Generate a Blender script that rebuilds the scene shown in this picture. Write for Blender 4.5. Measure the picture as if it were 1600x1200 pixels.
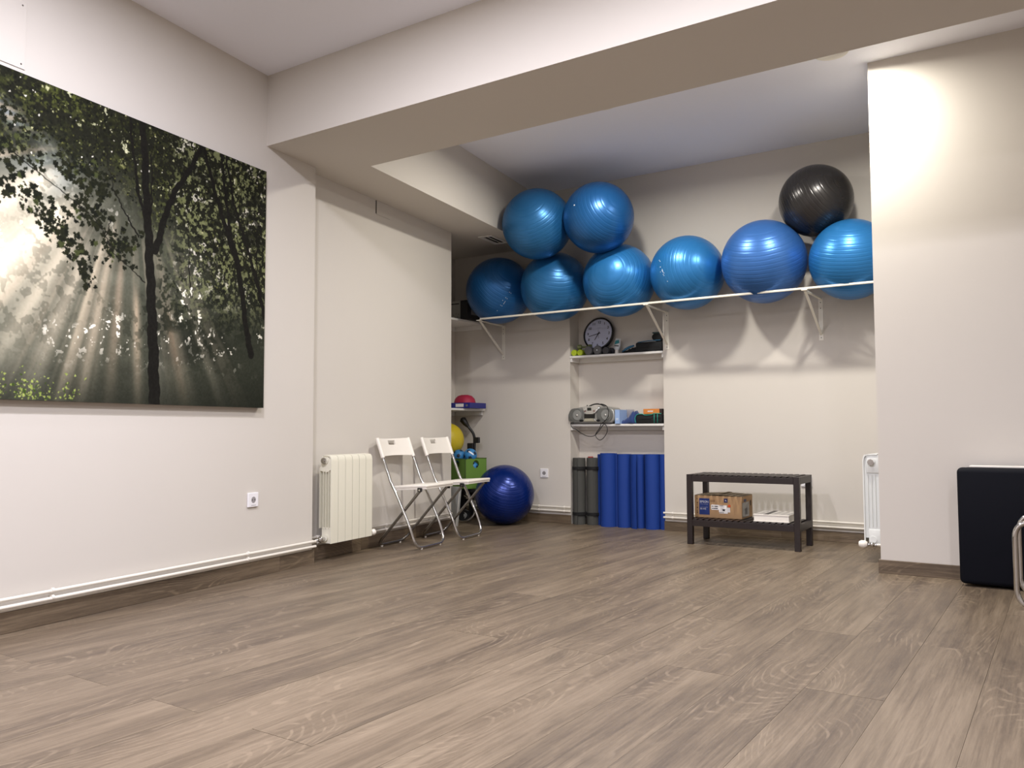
import bpy, bmesh, math, random
import numpy as np
from mathutils import Vector, Matrix, Euler
PI = math.pi
random.seed(4)
for o in list(bpy.data.objects):
    bpy.data.objects.remove(o)
scene = bpy.context.scene
COL = scene.collection

# ------------------------------------------------------------------ camera, world, exposure
cam_d = bpy.data.cameras.new('camera')
cam = bpy.data.objects.new('camera', cam_d)
COL.objects.link(cam)
scene.camera = cam
F_PX, YAW, PITCH, ROLL = 1302.067, 0.58787287, 0.0554882, -0.00306962
cam_d.sensor_width = 36.0
cam_d.lens = F_PX / 1600 * 36.0
cam_d.clip_start = 0.05
fw = Vector((-math.sin(YAW) * math.cos(PITCH), math.cos(YAW) * math.cos(PITCH), math.sin(PITCH)))
rt = Vector((math.cos(YAW), math.sin(YAW), 0))
up = rt.cross(fw)
r2 = rt * math.cos(ROLL) + up * math.sin(ROLL)
u2 = -rt * math.sin(ROLL) + up * math.cos(ROLL)
M = Matrix((r2, u2, -fw)).transposed().to_4x4()
M.translation = Vector((0, 0, 0.84))
cam.matrix_world = M

world = bpy.data.worlds.new('world')
scene.world = world
world.use_nodes = True
world.node_tree.nodes['Background'].inputs[0].default_value = (0.8, 0.85, 1, 1)
world.node_tree.nodes['Background'].inputs[1].default_value = 0.0
scene.view_settings.view_transform = 'Standard'
scene.view_settings.look = 'None'
scene.view_settings.gamma = 1
scene.view_settings.use_curve_mapping = False
scene.view_settings.exposure = 0.0

ALC_W = 42.0      # watts of each downlight over the ball alcove
ROOM_W = 62.0     # watts of each downlight of the main room
WARM = (1.0, 0.955, 0.87)
NEUT = (1.0, 0.99, 1.11)

# ------------------------------------------------------------------ helpers
def lin(c):
    return tuple((x / 12.92 if x <= 0.04045 else ((x + 0.055) / 1.055) ** 2.4) for x in c)
def rgb(r, g, b):
    return lin((r / 255, g / 255, b / 255)) + (1,)

def mat(name, color, rough=0.5, metal=0.0, spec=0.5, bump=None, coat=0.0, var=0.0, vscale=6.0, emit=None, alpha=None, sheen=0.0):
    m = bpy.data.materials.new(name)
    m.use_nodes = True
    nt = m.node_tree
    b = nt.nodes['Principled BSDF']
    b.inputs['Base Color'].default_value = color
    b.inputs['Roughness'].default_value = rough
    b.inputs['Metallic'].default_value = metal
    b.inputs['Specular IOR Level'].default_value = spec
    b.inputs['Coat Weight'].default_value = coat
    b.inputs['Sheen Weight'].default_value = sheen
    if emit:
        b.inputs['Emission Color'].default_value = emit[0]
        b.inputs['Emission Strength'].default_value = emit[1]
    if alpha is not None:
        b.inputs['Alpha'].default_value = alpha
    tc = nt.nodes.new('ShaderNodeTexCoord')
    if var:
        n = nt.nodes.new('ShaderNodeTexNoise')
        n.inputs['Scale'].default_value = vscale
        n.inputs['Detail'].default_value = 6
        nt.links.new(tc.outputs['Object'], n.inputs['Vector'])
        mx = nt.nodes.new('ShaderNodeMix')
        mx.data_type = 'RGBA'
        mx.inputs[6].default_value = tuple(x * (1 - var) for x in color[:3]) + (1,)
        mx.inputs[7].default_value = tuple(min(1, x * (1 + var)) for x in color[:3]) + (1,)
        nt.links.new(n.outputs['Fac'], mx.inputs[0])
        nt.links.new(mx.outputs[2], b.inputs['Base Color'])
    if bump:
        n2 = nt.nodes.new('ShaderNodeTexNoise')
        n2.inputs['Scale'].default_value = bump[0]
        n2.inputs['Detail'].default_value = 4
        nt.links.new(tc.outputs['Object'], n2.inputs['Vector'])
        bp = nt.nodes.new('ShaderNodeBump')
        bp.inputs['Strength'].default_value = bump[1]
        bp.inputs['Distance'].default_value = bump[2] if len(bump) > 2 else 0.002
        nt.links.new(n2.outputs['Fac'], bp.inputs['Height'])
        nt.links.new(bp.outputs['Normal'], b.inputs['Normal'])
    return m

def link(o, parent=None):
    COL.objects.link(o)
    if parent is not None:
        o.parent = parent
    return o

def tag(o, label=None, cat=None, group=None, kind=None):
    if label: o['label'] = label
    if cat: o['category'] = cat
    if group: o['group'] = group
    if kind: o['kind'] = kind
    return o

def empty(name, loc=(0, 0, 0), rz=0.0, label=None, cat=None, group=None, rot=None):
    o = bpy.data.objects.new(name, None)
    o.empty_display_size = 0.05
    COL.objects.link(o)
    o.location = loc
    o.rotation_euler = rot if rot else (0, 0, rz)
    return tag(o, label, cat, group)

class MB:
    def __init__(s):
        s.bm = bmesh.new()
    def box(s, x0, x1, y0, y1, z0, z1, bev=0.0, M=None, seg=2):
        r = bmesh.ops.create_cube(s.bm, size=1)
        vs = r['verts']
        for v in vs:
            v.co = Vector(((x0 + x1) / 2 + v.co.x * (x1 - x0), (y0 + y1) / 2 + v.co.y * (y1 - y0), (z0 + z1) / 2 + v.co.z * (z1 - z0)))
        if bev > 0:
            es = list({e for v in vs for e in v.link_edges})
            rr = bmesh.ops.bevel(s.bm, geom=es, offset=bev, segments=seg, affect='EDGES', profile=0.5)
            vs = list({v for f in rr['faces'] for v in f.verts} | {v for v in vs if v.is_valid})
            vs = s._island(vs)
        if M is not None:
            for v in vs: v.co = M @ v.co
        return s
    def _island(s, vs):
        seen = set(vs); st = list(vs)
        while st:
            v = st.pop()
            for e in v.link_edges:
                w = e.other_vert(v)
                if w not in seen:
                    seen.add(w); st.append(w)
        return list(seen)
    def cyl(s, p0, p1, r0, r1=None, seg=20, caps=True):
        if r1 is None: r1 = r0
        p0 = Vector(p0); p1 = Vector(p1)
        d = p1 - p0
        q = d.to_track_quat('Z', 'Y').to_matrix()
        a = [s.bm.verts.new(p0 + q @ Vector((math.cos(2 * PI * i / seg) * r0, math.sin(2 * PI * i / seg) * r0, 0))) for i in range(seg)]
        b = [s.bm.verts.new(p1 + q @ Vector((math.cos(2 * PI * i / seg) * r1, math.sin(2 * PI * i / seg) * r1, 0))) for i in range(seg)]
        for i in range(seg):
            s.bm.faces.new((a[i], a[(i + 1) % seg], b[(i + 1) % seg], b[i]))
        if caps:
            s.bm.faces.new(a[::-1]); s.bm.faces.new(b)
        return s
    def lathe(s, prof, seg=32, M=None):
        # prof: (r, h) turned about z
        rings = []
        for r, h in prof:
            ring = []
            for i in range(seg):
                a = 2 * PI * i / seg
                co = Vector((r * math.cos(a), r * math.sin(a), h))
                ring.append(s.bm.verts.new(M @ co if M is not None else co))
            rings.append(ring)
        for k in range(len(rings) - 1):
            for i in range(seg):
                j = (i + 1) % seg
                s.bm.faces.new((rings[k][i], rings[k][j], rings[k + 1][j], rings[k + 1][i]))
        if prof[0][0] > 1e-6: s.bm.faces.new(rings[0][::-1])
        if prof[-1][0] > 1e-6: s.bm.faces.new(rings[-1])
        bmesh.ops.remove_doubles(s.bm, verts=[v for r in rings for v in r if v.is_valid], dist=1e-6)
        return s
    def tube(s, pts, r, seg=12, closed=False, caps=True):
        pts = [Vector(p) for p in pts]
        n = len(pts)
        rs = r if isinstance(r, (list, tuple)) else [r] * n
        rings = []
        prevx = None
        for i, p in enumerate(pts):
            if closed:
                t = (pts[(i + 1) % n] - pts[i - 1]).normalized()
            else:
                t = (pts[min(i + 1, n - 1)] - pts[max(i - 1, 0)]).normalized()
            if prevx is None:
                a = Vector((0, 0, 1)) if abs(t.z) < 0.9 else Vector((1, 0, 0))
                x = a.cross(t).normalized()
            else:
                x = (prevx - t * prevx.dot(t)).normalized()
            prevx = x
            y = t.cross(x)
            rings.append([s.bm.verts.new(p + (x * math.cos(2 * PI * k / seg) + y * math.sin(2 * PI * k / seg)) * rs[i]) for k in range(seg)])
        m = n if closed else n - 1
        for i in range(m):
            A = rings[i]; B = rings[(i + 1) % n]
            for k in range(seg):
                s.bm.faces.new((A[k], A[(k + 1) % seg], B[(k + 1) % seg], B[k]))
        if not closed and caps:
            s.bm.faces.new(rings[0][::-1]); s.bm.faces.new(rings[-1])
        return s
    def prism(s, pts, a0, a1, axis='z', bev=0.0):
        # pts: 2D outline, extruded along axis from a0 to a1
        def co(p, a):
            if axis == 'z': return Vector((p[0], p[1], a))
            if axis == 'y': return Vector((p[0], a, p[1]))
            return Vector((a, p[0], p[1]))
        A = [s.bm.verts.new(co(p, a0)) for p in pts]
        B = [s.bm.verts.new(co(p, a1)) for p in pts]
        n = len(pts)
        fs = [s.bm.faces.new(A[::-1]), s.bm.faces.new(B)]
        for i in range(n):
            fs.append(s.bm.faces.new((A[i], A[(i + 1) % n], B[(i + 1) % n], B[i])))
        if bev > 0:
            es = list(set(fs[0].edges) | set(fs[1].edges))
            bmesh.ops.bevel(s.bm, geom=es, offset=bev, segments=3, affect='EDGES', profile=0.5)
        return s
    def ball(s, c, r, u=24, v=14, sc=(1, 1, 1)):
        rr = bmesh.ops.create_uvsphere(s.bm, u_segments=u, v_segments=v, radius=1)
        for w in rr['verts']:
            w.co = Vector((c[0] + w.co.x * r * sc[0], c[1] + w.co.y * r * sc[1], c[2] + w.co.z * r * sc[2]))
        return s
    def build(s, name, m, parent=None, smooth=False, loc=None, rot=None, angle=None):
        bmesh.ops.recalc_face_normals(s.bm, faces=s.bm.faces)
        me = bpy.data.meshes.new(name)
        s.bm.to_mesh(me); s.bm.free()
        me.materials.append(m)
        if smooth:
            me.polygons.foreach_set('use_smooth', [True] * len(me.polygons))
            if angle is not None:
                try: me.set_sharp_from_angle(angle=math.radians(angle))
                except Exception: pass
        o = bpy.data.objects.new(name, me)
        link(o, parent)
        if loc: o.location = loc
        if rot: o.rotation_euler = rot
        return o

def arc(c, r, a0, a1, n, plane='xz', off=0.0):
    out = []
    for i in range(n + 1):
        a = a0 + (a1 - a0) * i / n
        x = c[0] + r * math.cos(a); y = c[1] + r * math.sin(a)
        out.append((x, off, y) if plane == 'xz' else (x, y, off) if plane == 'xy' else (off, x, y))
    return out

def fillet(pts, rad, n=6):
    """round the inner corners of a 3D polyline"""
    P = [Vector(p) for p in pts]
    out = [P[0]]
    for i in range(1, len(P) - 1):
        a = (P[i - 1] - P[i]); b = (P[i + 1] - P[i])
        r = rad[i - 1] if isinstance(rad, (list, tuple)) else rad
        d = min(r, a.length * 0.49, b.length * 0.49)
        s = P[i] + a.normalized() * d; e = P[i] + b.normalized() * d
        for k in range(n + 1):
            t = k / n
            out.append(s * (1 - t) ** 2 + P[i] * 2 * t * (1 - t) + e * t * t)
    out.append(P[-1])
    return out

def text(s, size, loc, rot, m, parent, name='lettering', bold=0.0, ax='CENTER', sx=1.0):
    cu = bpy.data.curves.new(name, 'FONT')
    cu.body = s; cu.size = size; cu.align_x = ax; cu.align_y = 'CENTER'
    cu.offset = bold; cu.extrude = 0.0004; cu.resolution_u = 3
    to = bpy.data.objects.new(name + '_tmp', cu)
    COL.objects.link(to)
    dg = bpy.context.evaluated_depsgraph_get()
    me = bpy.data.meshes.new_from_object(to.evaluated_get(dg))
    bpy.data.objects.remove(to)
    me.materials.clear(); me.materials.append(m)
    o = bpy.data.objects.new(name, me)
    link(o, parent)
    o.location = loc; o.rotation_euler = rot; o.scale = (sx, 1, 1)
    return o

# the left-hand walls run 8.5 degrees off the grid of the floor: n points out of them into the room, s runs along them
PHI = -0.1485555
RZ = -PHI
CN, SN = math.cos(PHI), math.sin(PHI)
def sk(s, n, z=0.0):
    return Vector((SN * s + CN * n, CN * s - SN * n, z))
def skf(name='frame'):
    return Matrix.Rotation(RZ, 4, 'Z')
MSK = skf()          # local x = n, local y = s

# ------------------------------------------------------------------ materials
def wall_mat(name, c):
    return mat(name, c, rough=0.75, spec=0.25, bump=(220, 0.08, 0.0008), var=0.015, vscale=1.7)
M_WALL = wall_mat('painted_wall', rgb(207, 201, 192))
M_CEIL = wall_mat('painted_ceiling', rgb(243, 244, 252))
M_WHITE = mat('white_enamel', rgb(232, 228, 216), rough=0.32, spec=0.5)
M_PIPE = mat('pipe_enamel', rgb(228, 222, 210), rough=0.35)
M_RAD = mat('radiator_enamel', rgb(226, 222, 204), rough=0.35)
M_RADS = mat('radiator_enamel_side', rgb(222, 224, 222), rough=0.42)
M_CHROME = mat('chrome', rgb(205, 203, 200), rough=0.12, metal=1.0)
M_STEEL = mat('grey_steel_tube', rgb(150, 148, 145), rough=0.22, metal=1.0)
M_BLACK = mat('black_plastic', rgb(18, 18, 19), rough=0.4)
M_DARK = mat('dark_slot', rgb(8, 8, 9), rough=0.8)
M_PLW = mat('white_plastic', rgb(236, 230, 220), rough=0.4)
M_SOCK = mat('socket_plastic', rgb(236, 234, 236), rough=0.35)
M_SHELF = mat('white_melamine', rgb(226, 224, 220), rough=0.45)
M_BENCH = mat('dark_stained_wood', rgb(31, 21, 20), rough=0.42, var=0.25, vscale=25)
M_CARD = mat('cardboard', rgb(172, 138, 100), rough=0.85, var=0.06, vscale=9)
M_CARDTOP = mat('cardboard_grey', rgb(128, 112, 88), rough=0.85, var=0.1, vscale=12)
M_BOXBLUE = mat('printed_blue', rgb(20, 45, 110), rough=0.6)
M_LBL = mat('paper_label', rgb(232, 228, 224), rough=0.7)
M_INK = mat('black_ink', rgb(30, 26, 26), rough=0.7)
M_INKW = mat('pale_ink', rgb(205, 205, 210), rough=0.7)
M_ORANGE = mat('orange_sticker', rgb(226, 84, 36), rough=0.6)
M_MATG = mat('charcoal_foam', rgb(70, 70, 66), rough=0.8, bump=(300, 0.3, 0.001), var=0.08)
M_MATB = mat('blue_foam', rgb(6, 54, 136), rough=0.75, bump=(260, 0.35, 0.001), var=0.06, vscale=4)
M_NAVY = mat('navy_upholstery', rgb(7, 9, 18), rough=0.7, bump=(90, 0.12, 0.001), spec=0.15)
M_GREEN = mat('green_fabric', rgb(98, 134, 52), rough=0.8, bump=(200, 0.2, 0.001))
M_YEL = mat('yellow_rubber', rgb(206, 184, 40), rough=0.45)
M_SOCB = mat('sky_blue_rubber', rgb(52, 128, 186), rough=0.5)
M_RED = mat('crimson_fabric', rgb(160, 28, 62), rough=0.6)
M_BIND = mat('blue_binder', rgb(34, 40, 120), rough=0.4)

def ball_mat(name, c, rough=0.3, rings=70.0):
    m = bpy.data.materials.new(name); m.use_nodes = True
    nt = m.node_tree; b = nt.nodes['Principled BSDF']
    b.inputs['Roughness'].default_value = rough
    b.inputs['Specular IOR Level'].default_value = 0.55
    b.inputs['Metallic'].default_value = 0.42
    tc = nt.nodes.new('ShaderNodeTexCoord')
    n = nt.nodes.new('ShaderNodeTexNoise'); n.inputs['Scale'].default_value = 3; n.inputs['Detail'].default_value = 5
    nt.links.new(tc.outputs['Object'], n.inputs['Vector'])
    mx = nt.nodes.new('ShaderNodeMix'); mx.data_type = 'RGBA'
    mx.inputs[6].default_value = tuple(x * 0.86 for x in c[:3]) + (1,)
    mx.inputs[7].default_value = tuple(min(1, x * 1.14) for x in c[:3]) + (1,)
    nt.links.new(n.outputs['Fac'], mx.inputs[0]); nt.links.new(mx.outputs[2], b.inputs['Base Color'])
    w = nt.nodes.new('ShaderNodeTexWave'); w.wave_type = 'BANDS'; w.bands_direction = 'Z'; w.wave_profile = 'SIN'
    w.inputs['Scale'].default_value = rings; w.inputs['Distortion'].default_value = 0.6
    nt.links.new(tc.outputs['Object'], w.inputs['Vector'])
    p = nt.nodes.new('ShaderNodeMath'); p.operation = 'POWER'; p.inputs[1].default_value = 6
    nt.links.new(w.outputs['Fac'], p.inputs[0])
    ns = nt.nodes.new('ShaderNodeTexNoise'); ns.inputs['Scale'].default_value = 500; ns.inputs['Detail'].default_value = 2
    nt.links.new(tc.outputs['Object'], ns.inputs['Vector'])
    ad = nt.nodes.new('ShaderNodeMath'); ad.operation = 'MULTIPLY_ADD'; ad.inputs[1].default_value = 0.12
    nt.links.new(ns.outputs['Fac'], ad.inputs[0]); nt.links.new(p.outputs[0], ad.inputs[2])
    bp = nt.nodes.new('ShaderNodeBump'); bp.inputs['Strength'].default_value = 0.6; bp.inputs['Distance'].default_value = 0.0013; bp.invert = True
    nt.links.new(ad.outputs[0], bp.inputs['Height']); nt.links.new(bp.outputs['Normal'], b.inputs['Normal'])
    return m
M_BB = [ball_mat('blue_vinyl_%s' % n, c, r, k) for n, c, r, k in (
    ('a', rgb(30, 92, 152), 0.33, 12), ('b', rgb(40, 108, 164), 0.35, 11), ('c', rgb(58, 108, 178), 0.35, 10), ('d', rgb(42, 118, 182), 0.33, 12))]
M_BFLOOR = ball_mat('deep_blue_vinyl', rgb(4, 38, 112), 0.26, 14)
M_BBLK = ball_mat('anthracite_vinyl', rgb(48, 46, 46), 0.26, 11)

def wood_mat(name, dark, base, light, gscale=1.0, vert=False):
    """oak vinyl plank: long tonal streaks, fine fibres and pale cathedral rings; object space, y along the plank"""
    m = bpy.data.materials.new(name); m.use_nodes = True
    nt = m.node_tree; b = nt.nodes['Principled BSDF']; N = nt.nodes.new; L = nt.links.new
    tc = N('ShaderNodeTexCoord'); oi = N('ShaderNodeObjectInfo')
    sc = N('ShaderNodeVectorMath'); sc.operation = 'SCALE'; sc.inputs[0].default_value = (37, 91, 53)
    L(oi.outputs['Random'], sc.inputs['Scale'])
    ad = N('ShaderNodeVectorMath'); ad.operation = 'ADD'
    L(tc.outputs['Object'], ad.inputs[0]); L(sc.outputs[0], ad.inputs[1])
    def mp(sx, sy, sz=1):
        q = N('ShaderNodeVectorMath'); q.operation = 'MULTIPLY'; q.inputs[1].default_value = (sx * gscale, sy * gscale, sx * gscale if vert else sz)
        L(ad.outputs[0], q.inputs[0]); return q.outputs[0]
    def noise(v, s, d=3, r=0.55, dist=0.0):
        q = N('ShaderNodeTexNoise'); q.inputs['Scale'].default_value = s; q.inputs['Detail'].default_value = d
        q.inputs['Roughness'].default_value = r; q.inputs['Distortion'].default_value = dist
        L(v, q.inputs['Vector']); return q.outputs['Fac']
    def ma(op, a, bb=None, c=None):
        q = N('ShaderNodeMath'); q.operation = op
        for i, v in enumerate((a, bb, c)):
            if v is None: continue
            if isinstance(v, (int, float)): q.inputs[i].default_value = v
            else: L(v, q.inputs[i])
        return q.outputs[0]
    def ramp(f, lo, hi):
        q = N('ShaderNodeMapRange'); q.interpolation_type = 'SMOOTHSTEP'
        q.inputs[1].default_value = lo; q.inputs[2].default_value = hi
        L(f, q.inputs[0]); return q.outputs[0]
    broad = noise(mp(5, 0.75), 1.6, 4, 0.6, 0.4)
    knot = noise(mp(6, 2.0), 1.3, 3, 0.5)
    fib = noise(mp(150, 4.5), 1.0, 4, 0.7)
    fib2 = noise(mp(48, 1.6), 1.0, 3, 0.6)
    fleck = ramp(noise(mp(330, 26), 1.0, 2, 0.6), 0.56, 0.70)
    field = noise(mp(3.4, 0.85), 1.0, 1.2, 0.4, 0.25)
    ph = ma('MULTIPLY', field, 250.0)
    ph = ma('ADD', ph, ma('MULTIPLY', fib2, 2.6))
    ring = ma('SINE', ph)
    ring = ramp(ring, 0.45, 0.95)
    mask = ramp(noise(mp(3.0, 1.1), 1.3, 2, 0.5), 0.42, 0.56)
    mask = ma('MULTIPLY', mask, ramp(noise(mp(40, 12), 1.0, 2, 0.5), 0.35, 0.65))
    ring = ma('MULTIPLY', ring, mask)
    tone = ma('ADD', ma('MULTIPLY', broad, 0.46), ma('MULTIPLY', fib, 0.34))
    tone = ma('ADD', tone, ma('MULTIPLY', fib2, 0.30))
    tone = ma('ADD', tone, ma('MULTIPLY', oi.outputs['Random'], 0.07))
    tone = ramp(tone, 0.36, 0.82)
    cr = N('ShaderNodeValToRGB')
    cr.color_ramp.elements[0].color = dark; cr.color_ramp.elements[0].position = 0.08
    cr.color_ramp.elements[1].color = light; cr.color_ramp.elements[1].position = 0.95
    e = cr.color_ramp.elements.new(0.5); e.color = base
    L(tone, cr.inputs[0])
    kn = ramp(knot, 0.62, 0.80)
    m1 = N('ShaderNodeMix'); m1.data_type = 'RGBA'
    L(ma('MULTIPLY', kn, 0.55), m1.inputs[0]); L(cr.outputs[0], m1.inputs[6]); m1.inputs[7].default_value = tuple(x * 0.72 for x in dark[:3]) + (1,)
    m2 = N('ShaderNodeMix'); m2.data_type = 'RGBA'
    L(ma('MAXIMUM', ma('MULTIPLY', ring, 0.50), ma('MULTIPLY', fleck, 0.16)), m2.inputs[0]); L(m1.outputs[2], m2.inputs[6]); m2.inputs[7].default_value = tuple(min(1, x * 1.25) for x in light[:3]) + (1,)
    L(m2.outputs[2], b.inputs['Base Color'])
    b.inputs['Specular IOR Level'].default_value = 0.4
    L(ma('ADD', ma('MULTIPLY', fib, 0.16), 0.34), b.inputs['Roughness'])
    bp = N('ShaderNodeBump'); bp.inputs['Strength'].default_value = 0.22; bp.inputs['Distance'].default_value = 0.0006
    L(ma('ADD', fib, ring), bp.inputs['Height']); L(bp.outputs['Normal'], b.inputs['Normal'])
    return m
M_FLOOR = wood_mat('oak_plank', rgb(84, 72, 60), rgb(109, 95, 78), rgb(132, 117, 98))
M_SKIRT = wood_mat('oak_skirting', rgb(74, 62, 50), rgb(100, 86, 70), rgb(126, 110, 90), vert=True)
M_SUB = mat('plank_joint', rgb(80, 68, 56), rough=0.8)

# ------------------------------------------------------------------ room shell
X1, Y0, YB, YN = 3.2, -3.6, 6.57, 6.735
ZC, ZA, ZB = 2.98, 3.055, 2.549
LW, RC = -3.42, -3.505       # left wall plane and the recessed plane behind the radiator
XP, YP = -0.94, 5.305        # pier on the right: its corner and its face
SR = 6.233                   # end of the recessed wall
NX0, NX1 = -3.745, -2.838    # niche in the back wall

fl = MB()
fl.box(-6.2, X1 + .2, Y0 - .2, 7.0, -0.12, -0.0035)
floor = fl.build('floor', M_SUB); tag(floor, 'wide brown oak plank floor of the exercise room', kind='structure')

# room outline on the floor (plan view)
def clip(poly, a, b, c):      # keep a*x+b*y<=c
    out = []
    for i in range(len(poly)):
        p, q = poly[i], poly[(i + 1) % len(poly)]
        dp = a * p[0] + b * p[1] - c; dq = a * q[0] + b * q[1] - c
        if dp <= 0: out.append(p)
        if (dp < 0 < dq) or (dq < 0 < dp):
            t = dp / (dp - dq)
            out.append((p[0] + (q[0] - p[0]) * t, p[1] + (q[1] - p[1]) * t))
    return out
PW, PLEN = 0.2413, 2.045
def plank(x0, x1, y0, y1):
    g = 0.00045
    poly = [(x0 + g, y0 + g), (x1 - g, y0 + g), (x1 - g, y1 - g), (x0 + g, y1 - g)]
    poly = clip(poly, 1, 0, X1); poly = clip(poly, 0, -1, -Y0); poly = clip(poly, 0, 1, YN)
    if len(poly) < 3: return
    # left of the walls nothing is laid (a plank may run a little under the plaster)
    lim = RC - 0.01 if y1 > 3.6 and y0 < 5.7 else LW - 0.01
    if y1 > 5.6: poly = clip(poly, -1, 0, 5.05)
    else: poly = clip(poly, -CN, SN, -lim)
    if len(poly) < 3: return
    cx = sum(p[0] for p in poly) / len(poly); cy = sum(p[1] for p in poly) / len(poly)
    if (max(p[0] for p in poly) - min(p[0] for p in poly)) < 0.012 or (max(p[1] for p in poly) - min(p[1] for p in poly)) < 0.02: return
    b = MB()
    rise = random.uniform(-0.0003, 0.0003)
    b.prism([(p[0] - cx, p[1] - cy) for p in poly], -0.004, rise)
    return b.build('plank', M_FLOOR, floor, loc=(cx, cy, -0.0004))
for k in range(-24, 17):
    x0 = -0.502 + PW * k
    e0 = 2.826 if k % 2 else 3.638
    if k == 1: e0 = 4.43
    y = e0 - 4 * PLEN
    while y < 7:
        if y + PLEN > Y0 and x0 < X1:
            # left boundary changes at the wall end, split long planks there is not needed: walls cover the rest
            plank(x0, x0 + PW, y, y + PLEN)
        y += PLEN

wl = MB()
wl.box(LW - .5, LW, -4.4, 4.286, -0.1, 3.2, M=MSK)
wl.box(LW - .5, RC, 4.28, SR, -0.1, 2.7, M=MSK)
wl.box(-6.2, RC - .3, 5.9, SR - 0.02, -0.1, 2.7, M=MSK)
wl.box(-5.6, -5.06, 5.1, 6.9, -0.1, 2.7)
w = wl.build('wall_left', M_WALL); tag(w, 'off-white left wall with a pier, a shallow recess and a side alcove', kind='structure')

wb = MB()
wb.box(-6.0, NX0, YB, YB + .4, -0.1, 3.2)
wb.box(NX1, XP + .3, YB, YB + .4, -0.1, 3.2)
wb.box(NX0, NX1, YB, YN, 2.05, 3.2)
wb.box(NX0, NX1, YN, YB + .4, -0.1, 3.2)
w = wb.build('wall_back', M_WALL); tag(w, 'off-white back wall with a tall shelved niche', kind='structure')

wr = MB()
wr.box(XP, X1 + .3, YP, 7.0, -0.1, 3.2)
wr.box(X1, X1 + .3, Y0 - .3, YP + .1, -0.1, 3.2)
w = wr.build('wall_right', M_WALL); tag(w, 'off-white pier and wall on the right, brightly lit near the ceiling', kind='structure')
wf = MB(); wf.box(-4.2, X1 + .3, Y0 - .3, Y0, -0.1, 3.2)
w = wf.build('wall_front', M_WALL); tag(w, kind='structure')
cl = MB()
cl.box(-4.4, X1 + .1, Y0 - .1, 3.5, ZC, 3.3)
cl.box(-6.0, X1 + .1, 3.5, 7.0, ZA, 3.3)
w = cl.build('ceiling', M_CEIL); tag(w, 'pale grey flat ceiling above the beam and the ball alcove', kind='structure')
bm_ = MB(); bm_.box(-4.5, X1 + .05, 3.279, 3.91, ZB, 3.2)
w = bm_.build('trim_1', M_WALL); tag(w, 'deep boxed ceiling beam crossing the room in front of the alcove', kind='structure')
so = MB()
nf = -3.08
so.prism([((nf + SN * 3.85) / CN, 3.85), ((nf + SN * 6.9) / CN, 6.9), (-6.0, 6.9), (-6.0, 5.3), ((LW - .3 + SN * 3.85) / CN, 3.85)], ZB + 0.0005, 3.2)
w = so.build('trim_2', M_WALL); tag(w, 'lowered boxed soffit running along the left side of the alcove', kind='structure')

# skirting boards
def skirting(name, pieces, M=None, h=0.088, label=None):
    """pieces: boxes (x0,x1,y0,y1) ; each one a board of its own"""
    root = empty(name); tag(root, label, kind='structure')
    for (x0, x1, y0, y1) in pieces:
        cx, cy = (x0 + x1) / 2, (y0 + y1) / 2
        b = MB()
        hx, hy = (x1 - x0) / 2 - 0.0008, (y1 - y0) / 2 - 0.0008
        if hx > hy:                                   # grain runs along the board
            b.box(-hy, hy, -hx, hx, 0.0, h, bev=0.0015, seg=1)
            o = b.build('skirting_board', M_SKIRT, root, rot=(0, 0, PI / 2))
        else:
            b.box(-hx, hx, -hy, hy, 0.0, h, bev=0.0015, seg=1)
            o = b.build('skirting_board', M_SKIRT, root)
        p = Vector((cx, cy, 0.0))
        if M is not None:
            p = M @ p; o.rotation_euler.z += RZ
        o.location = p
    return root
skirting('baseboard_left', [(LW, LW + .013, -3.0, -0.2), (LW, LW + .013, -0.2, 1.9), (LW, LW + .013, 1.9, 3.975), (LW, LW + .013, 3.975, 4.298),
                            (RC, RC + .013, 4.30, 4.92), (RC, RC + .013, 4.92, 5.22), (RC, RC + .013, 5.22, 6.24)], M=MSK, h=0.09,
         label='brown wood-look skirting along the left wall and its recess')
skirting('baseboard_back', [(-5.05, NX0 + .004, YB - .013, YB), (NX1 - .004, -1.75, YB - .013, YB), (-1.75, XP, YB - .013, YB)], h=0.078,
         label='brown wood-look skirting along the back wall on both sides of the niche')
skirting('baseboard_right', [(XP - .013, 0.6, YP - .013, YP), (0.6, X1, YP - .013, YP), (XP - .013, XP, YP, YB - .014)], h=0.078,
         label='brown wood-look skirting round the right-hand pier')
cb = MB(); cb.box(LW, LW + .009, -3.0, 4.27, 0.09, 0.098, bev=.002, M=MSK)
w = cb.build('trim_3', M_PLW); tag(w, 'thin white sealing bead on top of the left skirting', kind='structure')

# ------------------------------------------------------------------ lamps
def downlight(x, y, z, watts, color, label, group, spread=180):
    root = empty('downlight', (x, y, z), 0, label, 'ceiling light', group)
    b = MB(); b.lathe([(0.062, 0.0), (0.095, -0.001), (0.098, -0.004), (0.095, -0.007), (0.07, -0.009), (0.062, -0.004)], 40)
    b.build('bezel', M_WHITE, root, smooth=True, angle=40)
    b = MB(); b.cyl((0, 0, -0.001), (0, 0, -0.0035), 0.066, seg=40)
    b.build('lens', mat('lit_lens', (1, 1, 1, 1), emit=(color + (1,), 14.0)), root)
    ld = bpy.data.lights.new('downlight_lamp', 'AREA')
    ld.shape = 'DISK'; ld.size = 0.17; ld.energy = watts; ld.color = color; ld.spread = math.radians(spread)
    lo = bpy.data.objects.new('downlight_lamp', ld)
    link(lo, root); lo.location = (0, 0, -0.012)
    return root
downlight(-1.09, 5.03, ZA, ALC_W, WARM, 'recessed round downlight at the ceiling beside the right-hand pier', 'downlights over the ball alcove', 170)
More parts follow.
